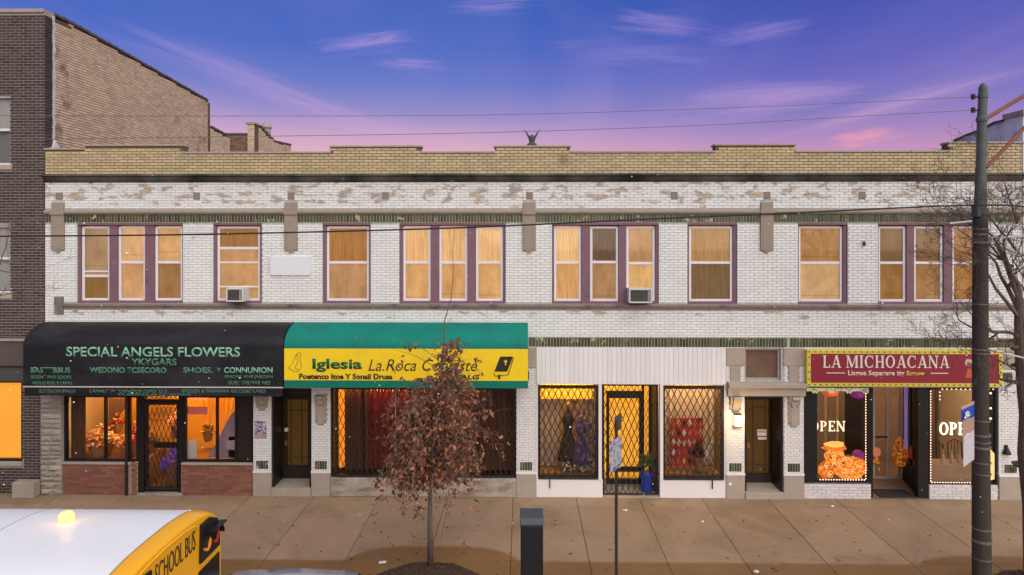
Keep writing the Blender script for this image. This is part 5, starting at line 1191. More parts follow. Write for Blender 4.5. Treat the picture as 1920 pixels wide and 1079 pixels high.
while y < D1-.05:
    y1 = min(y+.30, D1); zc = (HZ+.03 if y < .8 else 11.43-(y-.9)*.066)
    v = [(HX-.35, y, zc), (HX+.05, y, zc)]; dzz = -.066*.30
    MB().add([(HX-.36, y, zc), (HX+.05, y, zc), (HX+.05, y1-.01, zc+dzz), (HX-.36, y1-.01, zc+dzz), (HX-.34, y, zc+.06+.02), (HX+.035, y, zc+.06+.02), (HX+.035, y1-.01, zc+.06+dzz), (HX-.34, y1-.01, zc+.06+dzz)],
             [(0, 3, 2, 1), (4, 5, 6, 7), (0, 1, 5, 4), (1, 2, 6, 5), (2, 3, 7, 6), (3, 0, 4, 7)]).build('coping_tile', M_clay, hs); y = y1
# rear wing stepping down
def wing(y0, y1, z0a, z1a, xr=HX, nm='rear_wall'):
    o = MB().prism([(y0, 3), (y1, 3), (y1, z1a), (y0, z0a)], xr-.3, xr).build(nm, M_mortar_t, hs)
    b = Bricks((xr, 0, 0), (0, 1, 0), (1, 0, 0), z_origin=.01); b.fill(y0, y1, 7.8, z0a+.1, top=lambda u: z0a+(z1a-z0a)*(u-y0)/(y1-y0)); b.build(o, M_tan, 0, (0, 0, 0))
    y = y0
    while y < y1-.05:
        ye = min(y+.32, y1); zc = z0a+(z1a-z0a)*(y-y0)/(y1-y0); MB().box(xr-.35, xr+.04, y, ye-.01, zc, zc+.07).build('coping_tile', M_clay, hs); y = ye
MB().box(HL, HX-.31, .31, D1, HZ-.4, HZ-.3).build('roof', M_clay, hs); MB().box(HL, HX, D1, D1+.2, 3, 10.9).build('rear_wall', M_mortar_t, hs)
wing(D1+.21, 10.2, 10.02, 9.88)
xw = WX(478, 232, 0) if 0 else None
yr = 11.2; xR = W(479, 240, yr).x
fb = MB().box(W(428, 250, yr).x, W(466, 250, yr).x, yr, yr+.3, 3, W(450, 253, yr).z).build('rear_wall', M_mortar_t, hs)
b = Bricks((0, yr, 0), (1, 0, 0), (0, -1, 0), z_origin=.01); b.fill(W(425, 250, yr).x, W(466, 250, yr).x, 8.0, W(450, 253, yr).z); b.build(fb, mat('brown_common_brick', (.20, .13, .095), .85, .2, 2, isl=.3), 0, (0, 0, 0))
MB().box(W(422, 250, yr).x, W(466, 250, yr).x, yr-.05, yr+.35, W(450, 253, yr).z, W(450, 250, yr).z).build('coping_tile', M_clay, hs)
zp = W(470, 234, yr).z
pb = MB().box(W(466, 250, yr).x, xR, yr-.1, yr+.3, 3, zp).build('stack_wall', M_mortar_t, hs)
b = Bricks((0, yr-.1, 0), (1, 0, 0), (0, -1, 0), z_origin=.01); b.fill(W(466, 250, yr).x, xR, 8, zp); b.build(pb, M_tan, 0, (0, 0, 0))
MB().box(W(465, 250, yr).x-.05, xR+.05, yr-.15, yr+.35, zp, zp+.08).build('coping_stone', M_cope, hs)
wing(yr+.31, yr+1.9, zp-.02, zp-.40, xR); wing(yr+1.91, yr+4.2, zp-.42, W(545, 273, yr+4.2).z, xR)
cpx = W(503, 245, yr+1.6).x
MB().lathe((cpx-.15, yr+1.8, zp-.3), [(.17, 0), (.17, .42), (.23, .44), (.23, .50), (.19, .52), (.15, .62), (.10, .66)], 14).build('chimney_pot', M_cope, hs); MB().box(cpx-.4, cpx+.1, yr+1.6, yr+2.1, zp-.8, zp-.28).build('chimney', M_tan, hs)
# windows of the house
for i, h in enumerate(hw):
    x0, x1, z0, z1 = h; w = MB(); xv = max(x0, -13.2); frame_rect(w, xv, x1, .06, .14, z0, z1, .05); zm = z0+(z1-z0)*.51; w.box(xv+.05, x1-.05, .062, .138, zm-.03, zm+.03)
    wo = w.build('window_frame', M_vinyl, hs, bevel=.004); MB().box(xv+.05, x1-.05, .10, .104, z0+.05, z1-.05).build('pane', M_glass, wo)
    MB().box(HL+1.5, xv, .05, .2, z0, z1).build('brick_infill', M_mortar_d, hs)
    sheet(xv+.05, x1-.04, zm if i == 0 else z0+.06, z1-.05, .19, mat('white_curtain', (.50, .50, .49), .9, .08, 5), wo, 'blind', .008, .2, seed=i)
    MB().box(xv, x1, .22, .26, z0, z1).build('dark_room', mat('grey_dusk_room', (.13, .14, .14), .9), wo)
    MB().box(xv-.1, fx(23.5), -.06, .2, z0-.12, z0).build('window_sill', M_base, hs, bevel=.008)
    if i == 0: sheet(xv+.05, x1-.04, z0+.06, zm, .20, mat('grey_curtain', (.22, .24, .24), .9, .08, 5), wo, 'blind', .006, .2, seed=5)
bz0, bz1 = fz(718), fz(641); zm = fz(690)
MB().box(HL, fx(80), -.06, .001, zm, bz1).build('siding_board', mat('grey_brown_siding', (.095, .075, .068), .7, .15, 3, stretch=(.3, 1, 6)), hs)
MB().box(HL, fx(80), -.045, .001, bz0, zm-.01).build('siding_board', mat('grey_siding', (.07, .068, .065), .7, .15, 3, stretch=(.3, 1, 6)), hs); MB().box(HL, fx(80), -.10, .001, bz1, bz1+.05).build('ledge', M_base, hs); MB().box(HL, fx(80), -.075, .001, zm-.01, zm+.02).build('ledge', M_dkframe, hs)
x0, x1, z0, z1 = shop; xv = -13.6
w = MB(); frame_rect(w, xv, x1, .02, .12, z0, z1, .045); wo = w.build('shop_window_frame', M_black, hs); MB().box(xv+.045, x1-.045, .07, .075, z0+.045, z1-.045).build('pane', M_glass, wo); MB().box(x0, xv, .05, .2, z0, z1).build('brick_infill', M_mortar_d, hs)
MB().box(xv+.02, x1-.03, .12, .13, z0+.03, z1-.03).build('lit_blind', mat('amber_blind', (.5, .3, .08), .9, .10, 1.2, emit=lin((250, 160, 42)), es=.92), wo); MB().box(xv-.1, fx(43.5), -.06, .1, z0-.1, z0).build('window_sill', M_base, hs, bevel=.01)
tag(MB().box(fx(39), fx(79), -.30, -.052, 0, fz(902)).build('stone_block', mat('stone_plinth', (.34, .29, .24), .9, .15, 5, .5, 40), bevel=.02), 'squared grey limestone block at the foot of the stone pier', 'stone block')

# ------------------------------------------------------------------ pale neighbour at the far side
nb = thing('pale_side_house', 'pale grey painted house whose side wall shows above the buff parapet', 'building', (13, 0, 0)); NX = fx(1917)+.02
M_pale = mat('pale_painted_wall', (.74, .76, .74), .8, .08, 2, .2, stain=(.36, .34, .30), sscale=1.4, slo=.6, shi=.75)
def zN(px, py): return WX(px, py, NX)
pts = [zN(1765, 268), zN(1790, 266), zN(1812, 256), zN(1840, 246), zN(1866, 232), zN(1884, 228)]
poly = [(pts[0].y, 6.0)]+[(p.y, p.z) for p in pts]+[(pts[-1].y, 6.0)]
MB().prism(poly[::-1], NX, NX+.3).build('side_wall', M_pale, nb)
fy = pts[-1].y-.01; zf2 = zN(1890, 224).z
MB().box(NX-.02, NX+.4, -.02, fy, 0, zf2).build('front_wall', M_pale, nb)
for k in range(3):
    a = -.08+k*(fy+.1)/3; MB().box(NX-.06, NX+.45, a, a+(fy+.1)/3-.006, zf2, zf2+.13).build('coping_stone', M_cope, nb, bevel=.01)
for a, b_ in zip(pts[1:-1], pts[2:]):
    MB().obox((NX-.04, a.y, a.z), (0, (b_-a).y*.97, (b_-a).z*.97), (.36, 0, 0), (0, 0, .05)).build('coping_tile', M_clay, nb)
MB().box(NX, 22, -.02, .3, 0, zf2).box(NX+.41, 22, .31, 10, 6, zf2-.3).build('front_wall', M_pale, nb)

# ------------------------------------------------------------------ things on the facade
def ac(px0, px1, py0, py1, label, seed):
    x0, x1 = fx(px0, -.2), fx(px1, -.2); z0, z1 = fz(py1, -.25), fz(py0, -.25)
    t = thing('air_conditioner', label, 'air conditioner', ((x0+x1)/2, -.1, z0), group='window air conditioners')
    m = MB(); frame_rect(m, x0, x1, -.30, .10, z0, z1, .035); m.box(x0+.035, x1-.035, -.20, .099, z0+.035, z1-.035); m.build('case', mat('ac_white', (.55, .54, .53), .5, .1, 6), t, bevel=.006)
    mb = MB(); n = 9; w_ = x1-x0-.2
    MB().box(x0+.04, x1-.12, -.29, -.21, z0+.045, z1-.04).build('coil', mat('ac_coil', (.035, .032, .03), .6), t)
    for i in range(n): z = z0+.05+(z1-z0-.1)*i/(n-1); mb.box(x0+.04, x1-.12, -.298, -.290, z-.003, z+.003)
    mb.build('fins', mat('ac_fin', (.16, .15, .14), .5), t, kind='stuff'); MB().box(x1-.10, x1-.05, -.295, -.202, z0+.05, z1-.05).build('side_grille', mat('ac_grey', (.25, .24, .23), .5), t)
    MB().box(x0+.02, x1-.1, -.28, .05, z0-.03, z0-.002).build('bracket', M_dkframe, t)
ac(427, 459, 541, 567, 'small air conditioner sitting in the single window with extra cross rails', 1)
ac(1178, 1221, 541, 568, 'larger air conditioner in the third sash of a triple window', 2)
p = tag(MB().box(fx(508), fx(584), -.05, -.014, fz(517), fz(481)).build('blank_plaque', mat('plaque_white', (.66, .67, .70), .5, .03, 2), bevel=.006), 'blank white rectangular plaque on the white brick between two single windows', 'plaque')
mb = MB()
for x in (fx(508)+.03, fx(584)-.03):
    for z in (fz(517)+.03, fz(481)-.03): mb.lathe((x, -.052, z), [(.008, 0), (.008, .006)], 8)
mb.build('screws', M_iron, p, kind='stuff')
o = card(fx(478), fx(500), -.02, fz(824), fz(792), mat('violet_poster', (.13, .09, .22), .6, .5, 9, stain=(.55, .48, .52), sscale=18, slo=.52, shi=.55), 'small violet printed poster on the pier by the flower shop', 'poster', 'poster', [('PAUR', .1, .9, .70, .9, M_paper), ('TIME', .12, .88, .46, .62, M_paper)])
MB().box(fx(478)+.004, fx(500)-.004, -.0235, -.0195, fz(824)+.01, fz(816)).build('poster_foot', mat('poster_pink', (.42, .25, .26), .6), o)
# winged ornament on the parapet
t = thing('winged_ornament', 'small dark ornament with two raised thin wings standing on the parapet', 'ornament', (W(997, 270).x, .1, fz(273)))
x = W(997.5, 265, .1).x; z = fz(273, .1)
MB().lathe((x, .1, z), [(.13, 0), (.10, .04), (.06, .07), (.075, .12), (.085, .17), (.05, .22), (.02, .25)], 12, sy=.7).build('body', mat('verdigris', (.06, .065, .058), .7), t)
for s_ in (-1, 1):
    MB().tube([(x+s_*.03, .1, z+.14), (x+s_*.08, .1, z+.21), (x+s_*.13, .1, z+.30), (x+s_*.20, .1, z+.385)], [.03, .028, .018, .003], 6).build('wing', mat('verdigris', (.06, .065, .058), .7), t)
for px, py in ((1619, 456),): 
    tag(MB().box(fx(px)-.02, fx(px)+.02, -.06, -.012, fz(py)-.06, fz(py)+.04).box(fx(px)-.035, fx(px)+.005, -.09, -.061, fz(py)-.01, fz(py)+.02).build('wall_bracket', M_iron), 'small dark bracket on white bricks beside the triple window near the pole', 'bracket')

# ------------------------------------------------------------------ utility pole
py_ = -3.9; pB = W(1841, 1079, py_); px_ = pB.x; 
M_pole = mat('dark_pole_wood', (.050, .040, .033), .8, .35, 4, .8, 40, stretch=(6, 6, .6)); M_sleeve = mat('green_grey_sleeve', (.085, .10, .085), .6, .3, 5, .4, 40)
pole = thing('utility_pole', 'tall dark utility pole with greenish metal top standing at the kerb', 'utility pole', (px_, py_, 0))
rad = lambda py: None
def pz(py): return W(1840, py, py_).z
def pxx(px, py): return W(px, py, py_).x
tb = MB(); lv = [(1170, 1842, 33), (1079, 1841, 32), (900, 1839.5, 30), (800, 1838.5, 27), (600, 1838, 26.5), (420, 1838, 25), (402, 1838, 24)]
tb.tube([(pxx(c, y), py_, pz(y)) for y, c, w in lv], [w/2*12.1/F for y, c, w in lv], 18); tb.build('pole_shaft', M_pole, pole, smooth=True)
lv2 = [(403, 1838, 27), (392, 1838, 27), (390, 1838, 21), (300, 1840, 17), (230, 1841, 16), (228, 1841, 19), (222, 1841, 19), (219, 1841, 15.5), (186, 1843, 15), (184, 1843, 17), (178, 1843, 17), (176, 1843, 15), (165, 1843, 14.5), (160, 1844, 11), (157, 1845, 5)]
tb = MB(); tb.tube([(pxx(c, y), py_, pz(y)) for y, c, w in lv2], [w/2*12.1/F for y, c, w in lv2], 16); tb.build('metal_sleeve', M_sleeve, pole, smooth=False)
M_band = mat('steel_band', (.17, .155, .14), .55, .4, 14, metal=.3)
for y, h, k in ((440, 3, 1.1), (530-100, 2, 1.08), (455, 4, 1.15), (570, 2, 1.05), (655, 3, 1.07), (662, 2, 1.05), (788, 2, 1.05), (815, 3, 1.05), (828, 2, 1.04), (838, 4, 1.06), (866, 2, 1.05), (887, 2, 1.05), (990, 3, 1.05), (1013, 5, 1.06), (1046, 2, 1.05)):
    c, w = 1838+(y-420)*.005, 25+(y-420)*.0105
    MB().tube([(pxx(c, y), py_, pz(y+h/2)), (pxx(c, y), py_, pz(y-h/2))], w/2*12.1/F*k, 18).build('band', M_band, pole)
for y in (182, 207):
    x = pxx(1824.5, y); MB().lathe((x, py_, pz(y)-.045), [(.022, 0), (.042, .015), (.03, .03), (.045, .05), (.03, .065), (.04, .08), (.02, .095)], 12).build('insulator', mat('insulator_glaze', (.05, .04, .04), .3), pole)
    MB().tube([(x, py_, pz(y)), (pxx(1836, y), py_, pz(y))], .014, 6).build('insulator_pin', M_iron, pole)
MB().box(pxx(1824, 400), pxx(1832, 400), py_-.12, py_+.05, pz(407), pz(385)).build('junction_box', M_sleeve, pole, bevel=.01)
M_rust = mat('rusty_pipe', (.20, .085, .055), .7, .3, 8, isl=.1)
for a, b, r in (((1850, 222), (1990, 138), .034), ((1850, 314), (1990, 168), .034)):
    pa, pb_ = W(*a, py_), W(*b, py_+.2); MB().tube([pa, pb_], r, 8).build('brace_pipe', M_rust, pole)
for a, b in (((1853, 447), (1985, 440)), ((1822, 415), (1781, 419.5)), ((1852, 655), (1995, 690))):
    pa, pb_ = W(*a, py_-.15), W(*b, py_-.15); MB().tube([pa, pb_], .016, 6).build('white_rod', mat('pale_rod', (.55, .52, .52), .5), pole)
# street sign plates fixed to the pole, turned away
def plate(pa, pb, prof, y0, y1, m_, name, par, w=.012):
    """a plate standing between two pixel columns, its far edge deeper than its near one"""
    pass
def turned(pxa, pxb, ya, yb, ztop, zbot, m_, name, par, topa=0, bota=0, th=.006):
    A = Vector((W(pxa, 700, ya).x, ya, 0)); Bv = Vector((W(pxb, 700, yb).x, yb, 0)); d_ = Bv-A; nn_ = Vector((d_.y, -d_.x, 0)).normalized()*th
    mb = MB(); n = 6; vs = []
    for s_ in (0, 1):
        for i in range(n+1):
            u = i/n; P = A+d_*u+nn_*s_; vs.append((P.x, P.y, zbot))
        for i in range(n+1):
            u = i/n; P = A+d_*u+nn_*s_; vs.append((P.x, P.y, ztop+topa*math.sin(PI*u)))
    m_1 = n+1; fs = []
    for i in range(n):
        fs.append((i, i+1, m_1+i+1, m_1+i)); o_ = 2*m_1; fs.append((o_+i+1, o_+i, o_+m_1+i, o_+m_1+i+1))
        fs.append((m_1+i, m_1+i+1, o_+m_1+i+1, o_+m_1+i)); fs.append((i+1, i, o_+i, o_+i+1))
    fs.append((0, m_1, 3*m_1, 2*m_1)); fs.append((n, 2*m_1+n, 3*m_1+n, m_1+n))
    mb.add(vs, fs); return mb.build(name, m_, par), A, d_, nn_
ps = thing('parking_sign', 'accessible parking sign with blue top and white tow plate strapped to the utility pole', 'street sign', (pxx(1815, 800), py_-.1, pz(870)))
ya, yb = py_-.62, py_-.22
zt1_, zt2_, zt3_ = W(1812, 757, py_-.4).z, W(1812, 783, py_-.4).z, W(1812, 812, py_-.4).z; zt4_ = W(1812, 868, py_-.4).z
turned(1802, 1826, ya, yb, zt1_, zt2_, mat('sign_tan', (.45, .33, .26), .5), 'top_plate', ps, .0)
turned(1802.5, 1826, ya-.01, yb-.01, W(1812, 763, py_-.4).z, W(1812, 786, py_-.4).z, mat('sign_blue', (.02, .07, .42), .4), 'blue_plate', ps)
o, A, d_, n_ = turned(1804, 1826, ya, yb, zt2_-.004, zt3_, mat('sign_rose', (.42, .25, .20), .5, .4, 30), 'text_plate', ps)
turned(1806, 1826, ya+.0, yb, zt3_-.004, zt4_, mat('sign_whiteplate', (.55, .52, .56), .5), 'white_plate', ps)
zc_ = (W(1812, 766, py_-.4).z+W(1812, 782, py_-.4).z)/2; A2 = Vector((W(1807, 700, ya-.03).x, ya-.05, 0)); dd_ = d_*.8
text('&', 0, 1, 0, 1, 0, mat('sign_ink_white', (.7, .7, .75), .5), ps, .02, basis=(Vector((W(1808, 775, ya-.04).x, ya-.04, zc_-.055)), Vector((W(1819, 775, yb-.14).x, yb-.16, 0))-Vector((W(1808, 775, ya-.04).x, ya-.04, 0)), Vector((0, 0, .11))))
# ------------------------------------------------------------------ wires
def wire(pts, r, label, m_, sag=0.0):
    P = []
    for i in range(len(pts)-1):
        a, b = Vector(pts[i]), Vector(pts[i+1]); n = 14
        for k in range(n+(i == len(pts)-2)):
            u = k/n; P.append(a.lerp(b, u))
    o = MB().tube(P, r, 5).build('cable', m_); return tag(o, label, 'cable')
M_wire = mat('black_cable', (.02, .018, .018), .6)
def wy(p, y=py_-.12): return W(p[0], p[1], y)
def curve(pl_, y): 
    out_ = []
    for i in range(len(pl_)-1):
        for k in range(6):
            u = k/6; p0 = pl_[max(i-1, 0)]; p1 = pl_[i]; p2 = pl_[i+1]; p3 = pl_[min(i+2, len(pl_)-1)]
            f_ = lambda a, b, c, d: .5*((2*b)+(-a+c)*u+(2*a-5*b+4*c-d)*u*u+(-a+3*b-3*c+d)*u**3)
            out_.append((f_(p0[0], p1[0], p2[0], p3[0]), f_(p0[1], p1[1], p2[1], p3[1])))
    out_.append(pl_[-1]); return [W(a, b, y) for a, b in out_]
def cwire(pl_, y, r, label, m_=M_wire, cat='cable'): tag(MB().tube(curve(pl_, y), r, 6).build('cable', m_), label, cat)
cwire([(-160, 446), (0, 443.5), (300, 441), (600, 435), (900, 426), (1240, 410), (1500, 399), (1824, 385), (1960, 391), (2100, 400)], py_-.18, .0145, 'thick black cable sagging across the upper windows to the pole')
cwire([(-160, 215), (0, 217), (400, 218), (900, 216), (1300, 205), (1600, 193), (1824, 182)], py_, .0055, 'upper thin wire across the sky to the top insulator', mat('grey_wire', (.18, .14, .17), .6))
cwire([(-160, 262), (0, 262), (400, 257), (870, 250), (1300, 236), (1600, 219), (1824, 207)], py_, .0055, 'lower thin wire across the sky to the second insulator', mat('grey_wire', (.18, .14, .17), .6))

# ------------------------------------------------------------------ street furniture
yk = -5.0
k = thing('parking_pay_box', 'black square pay box with a grey sloped cap near the kerb', 'pay box', (W(997, 1000, yk).x, yk, 0))
x0, x1 = W(976, 1000, yk).x, W(1018.5, 1000, yk).x; zt = W(997, 986, yk).z
MB().box(x0, x1, yk-.0, yk+.36, .0, zt).build('body', mat('pay_box_black', (.014, .014, .015), .45, .3, 6, .2), k, bevel=.015)
MB().prism([(yk-.015, zt+.002), (yk+.375, zt+.002), (yk+.375, zt+.13), (yk+.33, zt+.15), (yk+.05, zt+.10), (yk-.015, zt+.03)], x0-.008, x1+.008).build('cap', mat('slate_cap', (.060, .063, .075), .5, .2, 8, .2), k, bevel=.012)
MB().box(x0+.05, x1-.05, yk-.014, yk-.002, zt-.45, zt-.12).build('screen_panel', mat('pay_screen', (.018, .018, .02), .35), k)
yp = -4.9; xp = W(1155.5, 1000, yp).x
s = thing('street_sign_post', 'slim black post carrying a sign plate turned almost edge on', 'sign post', (xp, yp, 0))
MB().box(xp-.022, xp+.022, yp-.022, yp+.022, 0, W(1155, 790, yp).z).build('post', M_iron, s)
M_sgn = mat('sign_blue_white', (.36, .37, .44), .45, .3, 14, stain=(.10, .10, .15), sscale=16, slo=.5, shi=.58)
turned(1143.5, 1165, yp-.30, yp+.04, W(1155, 818, yp).z, W(1155, 876, yp).z, M_sgn, 'sign_plate', s)
turned(1152, 1165, yp+.0, yp+.25, W(1155, 782, yp).z, W(1155, 812, yp).z, mat('sign_back', (.04, .04, .05), .5), 'small_plate', s)
MB().box(xp-.03, xp+.03, yp-.035, yp-.023, W(1155, 850, yp).z, W(1155, 845, yp).z).build('clamp', M_band, s)

# ------------------------------------------------------------------ school bus
def bus():
    yc = -9.42; hw_ = 1.20; xr = WX(0, 0, 0) if 0 else None
    xr = -3.44; L_ = 9.6; zr = -.13; zc = 3.21
    t = thing('school_bus', 'yellow school bus with white roof and lit amber beacon seen from behind', 'school bus', (xr-L_/2, yc, zr))
    def sect(inset=0.0, drop=0.0, n=28):
        pts = []; ze = 2.68; hw2 = hw_-inset
        for i in range(n+1):
            th = PI*i/n; c = math.cos(th); s_ = max(0.0, math.sin(th))
            pts.append((yc+hw2*(abs(c)**(2/2.8))*(1 if c > 0 else -1), ze+(zc-drop-ze)*(s_**(2/2.8))))
        return pts
    def loft(secs, close=True):
        mb = MB(); m = len(secs[0][1]); vs = []
        for x, pl_ in secs: vs += [(x, y, z) for y, z in pl_]
        fs = []
        for i in range(len(secs)-1):
            for k in range(m-1): a = i*m+k; fs.append((a, a+1, a+m+1, a+m))
        mb.add(vs, fs); return mb, m
    # roof shell: white centre
    def full(inset, drop, low): return [(yc+hw_-inset, low)]+sect(inset, drop)+[(yc-hw_+inset, low)]
    M_by = mat('bus_yellow', (.90, .43, .01), .32, .05, 3, coat=.3); M_bw = mat('bus_white_roof', (.84, .85, .83), .5, .04, 1.5, coat=.2)
    xe = xr-.17
    mb, m = loft([(xr-L_, sect()), (xe, sect())]); mb.build('roof', M_bw, t, smooth=True)
    mb, m = loft([(xr-L_, [(yc+hw_, zr+.5), (yc+hw_, 2.68)]), (xe, [(yc+hw_, zr+.5), (yc+hw_, 2.68)])]); mb.add([(xr-L_, yc-hw_, 2.68), (xr-L_, yc-hw_, zr+.5), (xe, yc-hw_, zr+.5), (xe, yc-hw_, 2.68)], [(0, 1, 2, 3)]); mb.build('body_side', M_by, t)
    secs = []
    for u in (0, .2, .4, .6, .75, .88, .96, 1.0):
        th = u*PI/2; secs.append((xe+.17*math.sin(th), full(.06*(1-math.cos(th)), .055*(1-math.cos(th)), zr+.45)))
    mb, m = loft(secs); end = secs[-1][1]; mb.add([(xr, y, z) for y, z in end], [tuple(range(len(end)))])
    cap = mb.build('rear_cap', M_by, t, smooth=True)
    for p_ in cap.data.polygons:
        if len(p_.vertices) > 10: p_.use_smooth = False
    MB().box(xr-L_-1.2, xr-L_, yc-1.0, yc+1.0, zr+.5, zr+1.5).build('hood', M_by, t, bevel=.1)
    # roof rib seams and gasket line
    for xs_ in (-1.75, -3.1, -4.6, -6.1, -7.6): 
        pl_ = [(xr+xs_, y, z+.002) for y, z in sect()]; MB().tube(pl_, .004, 5).build('roof_seam', mat('seam_grey', (.38, .39, .40), .6), t)
    MB().tube([(xe, y, z+.002) for y, z in sect()], .007, 5).build('roof_gasket', mat('gasket', (.40, .26, .08), .6), t)
    # raised rear panel moulding, lettering, windows, warning lamps
    yA, yB = yc-.16, yc+.56
    Xf = xr+.006
    MB().tube([(xr+.004, yc-.60, 3.085), (xr+.004, yc-.35, 3.115), (xr+.004, yc-.05, 3.13), (xr+.004, yc+.3, 3.12), (xr+.004, yc+.52, 3.09), (xr+.004, yc+.60, 3.03)], .012, 6).build('rain_moulding', M_by, t)
    text('SCHOOL BUS', 0, 1, 0, 1, 0, mat('bus_lettering', (.03, .025, .015), .5), t, -.008, basis=(Vector((Xf, yc-.25, 2.85)), Vector((0, .78, 0)), Vector((0, 0, .205))))
    def warn(y0, y1, flip, tag_=''):
        z0, z1 = 2.65, 3.06; pl_ = [(y0, z0), (y1, z0), (y1, z1-.20), (y1-.06*(1 if not flip else 0), z1-.08), ((y0+y1)/2, z1), (y0+.02, z1)] if not flip else [(y0, z0), (y1, z0), (y1, z1), ((y0+y1)/2, z1), (y0+.06, z1-.08), (y0, z1-.2)]
        o = MB().prism(pl_, xr+.001, xr+.03).build('warning_light_housing', M_black, t, bevel=.008)
        w_ = (y1-y0); 
        for i, (u, col_, nm) in enumerate(((.27, (.80, .24, .02), 'amber_lamp'), (.72, (.35, .012, .01), 'red_lamp'))):
            if flip: u = 1-u
            cyy = y0+w_*u; mb = MB(); mb.tube([(xr+.03, cyy, z0+.165), (xr+.05, cyy, z0+.165), (xr+.062, cyy, z0+.165)], [.078, .074, .045], 18); mb.build(nm, mat(nm+'_lens', col_, .3, .1, 20, emit=col_, es=.25), o)
            hood = MB(); n = 12
            vs = []
            for k_ in range(n+1):
                a = PI*k_/n
                for (xx, rr_) in ((xr+.03, .095), (xr+.09, .10)): vs.append((xx, cyy+rr_*math.cos(a), z0+.165+rr_*math.sin(a)))
            fs = [(2*k_, 2*k_+1, 2*k_+3, 2*k_+2) for k_ in range(n)]; hood.add(vs, fs); ho = hood.build('lamp_hood', M_black, o); sd_ = ho.modifiers.new('thick', 'SOLIDIFY'); sd_.thickness = .01
    warn(yc+.61, yc+1.07, False); warn(yc-.80, yc-.34, True)
    MB().box(xr+.03, xr+.11, yc+.74, yc+1.06, 2.925, 2.94).build('lamp_visor', M_black, t)
    for y0, y1 in ((yc+.60, yc+1.09), (yc-1.09, yc-.60), (yc-.5, yc+.5)): MB().box(xr+.001, xr+.015, y0, y1, 1.70, 2.57).build('rear_window', mat('bus_glass', (.012, .012, .014), .12, .1, 3), t, bevel=.01)
    for i, dy in enumerate((.19, .36, .52)): MB().ball((xr-.035, yc+dy, 3.165-.02*(i==2)), .018, 8, 6, sc=(1, 1, .7)).build('marker_lamp', mat('marker_red', (.30, .03, .01), .4), t)
    MB().box(xr+.001, xr+.08, yc-1.15, yc+1.15, zr+.42, zr+.67).build('rear_bumper', M_black, t, bevel=.02)
    MB().box(xr-L_, xr-.1, yc-1.1, yc+1.1, zr+.4, zr+.5).build('chassis', M_black, t)
    for xx in (-1.9, -8.6):
        for s_ in (-1, 1):
            mb = MB(); mb.tube([(xr+xx, yc+s_*.92, zr+.48), (xr+xx, yc+s_*1.20, zr+.48)], .48, 24); w_ = mb.build('wheel', mat('tyre', (.02, .02, .02), .8), t); MB().tube([(xr+xx, yc+s_*1.16, zr+.48), (xr+xx, yc+s_*1.22, zr+.48)], .26, 18).build('rim', M_bw, w_)
    for i in range(9): MB().box(xr-.9-i*.95, xr-.9-i*.95+.0+.72, yc+hw_+.001, yc+hw_+.01, 1.75, 2.35).build('side_window', MATS['bus_glass'], t)
    # beacon
    bw = W(118, 985, -9.55); bx, by, bz = -4.68, -9.07, 3.165
    b0 = MB().lathe((bx, by, bz), [(.118, 0), (.122, .014), (.09, .034)], 20).build('beacon_base', mat('beacon_base', (.12, .04, .03), .5), t)
    MB().lathe((bx, by, bz+.028), [(.07, 0), (.074, .02), (.070, .08), (.055, .105), (.02, .112)], 20).build('beacon_lens', mat('beacon_glow', (1, .6, .2), .3, 0, emit=(1, .40, .10), es=1.9), b0, smooth=True)
    l_ = bpy.data.lights.new('beacon_light', 'POINT'); l_.energy = .55; l_.color = (1, .5, .15); l_.shadow_soft_size = .06; o = bpy.data.objects.new('beacon_light', l_); COL.objects.link(o); o.location = (bx, by, bz+.22)
bus()

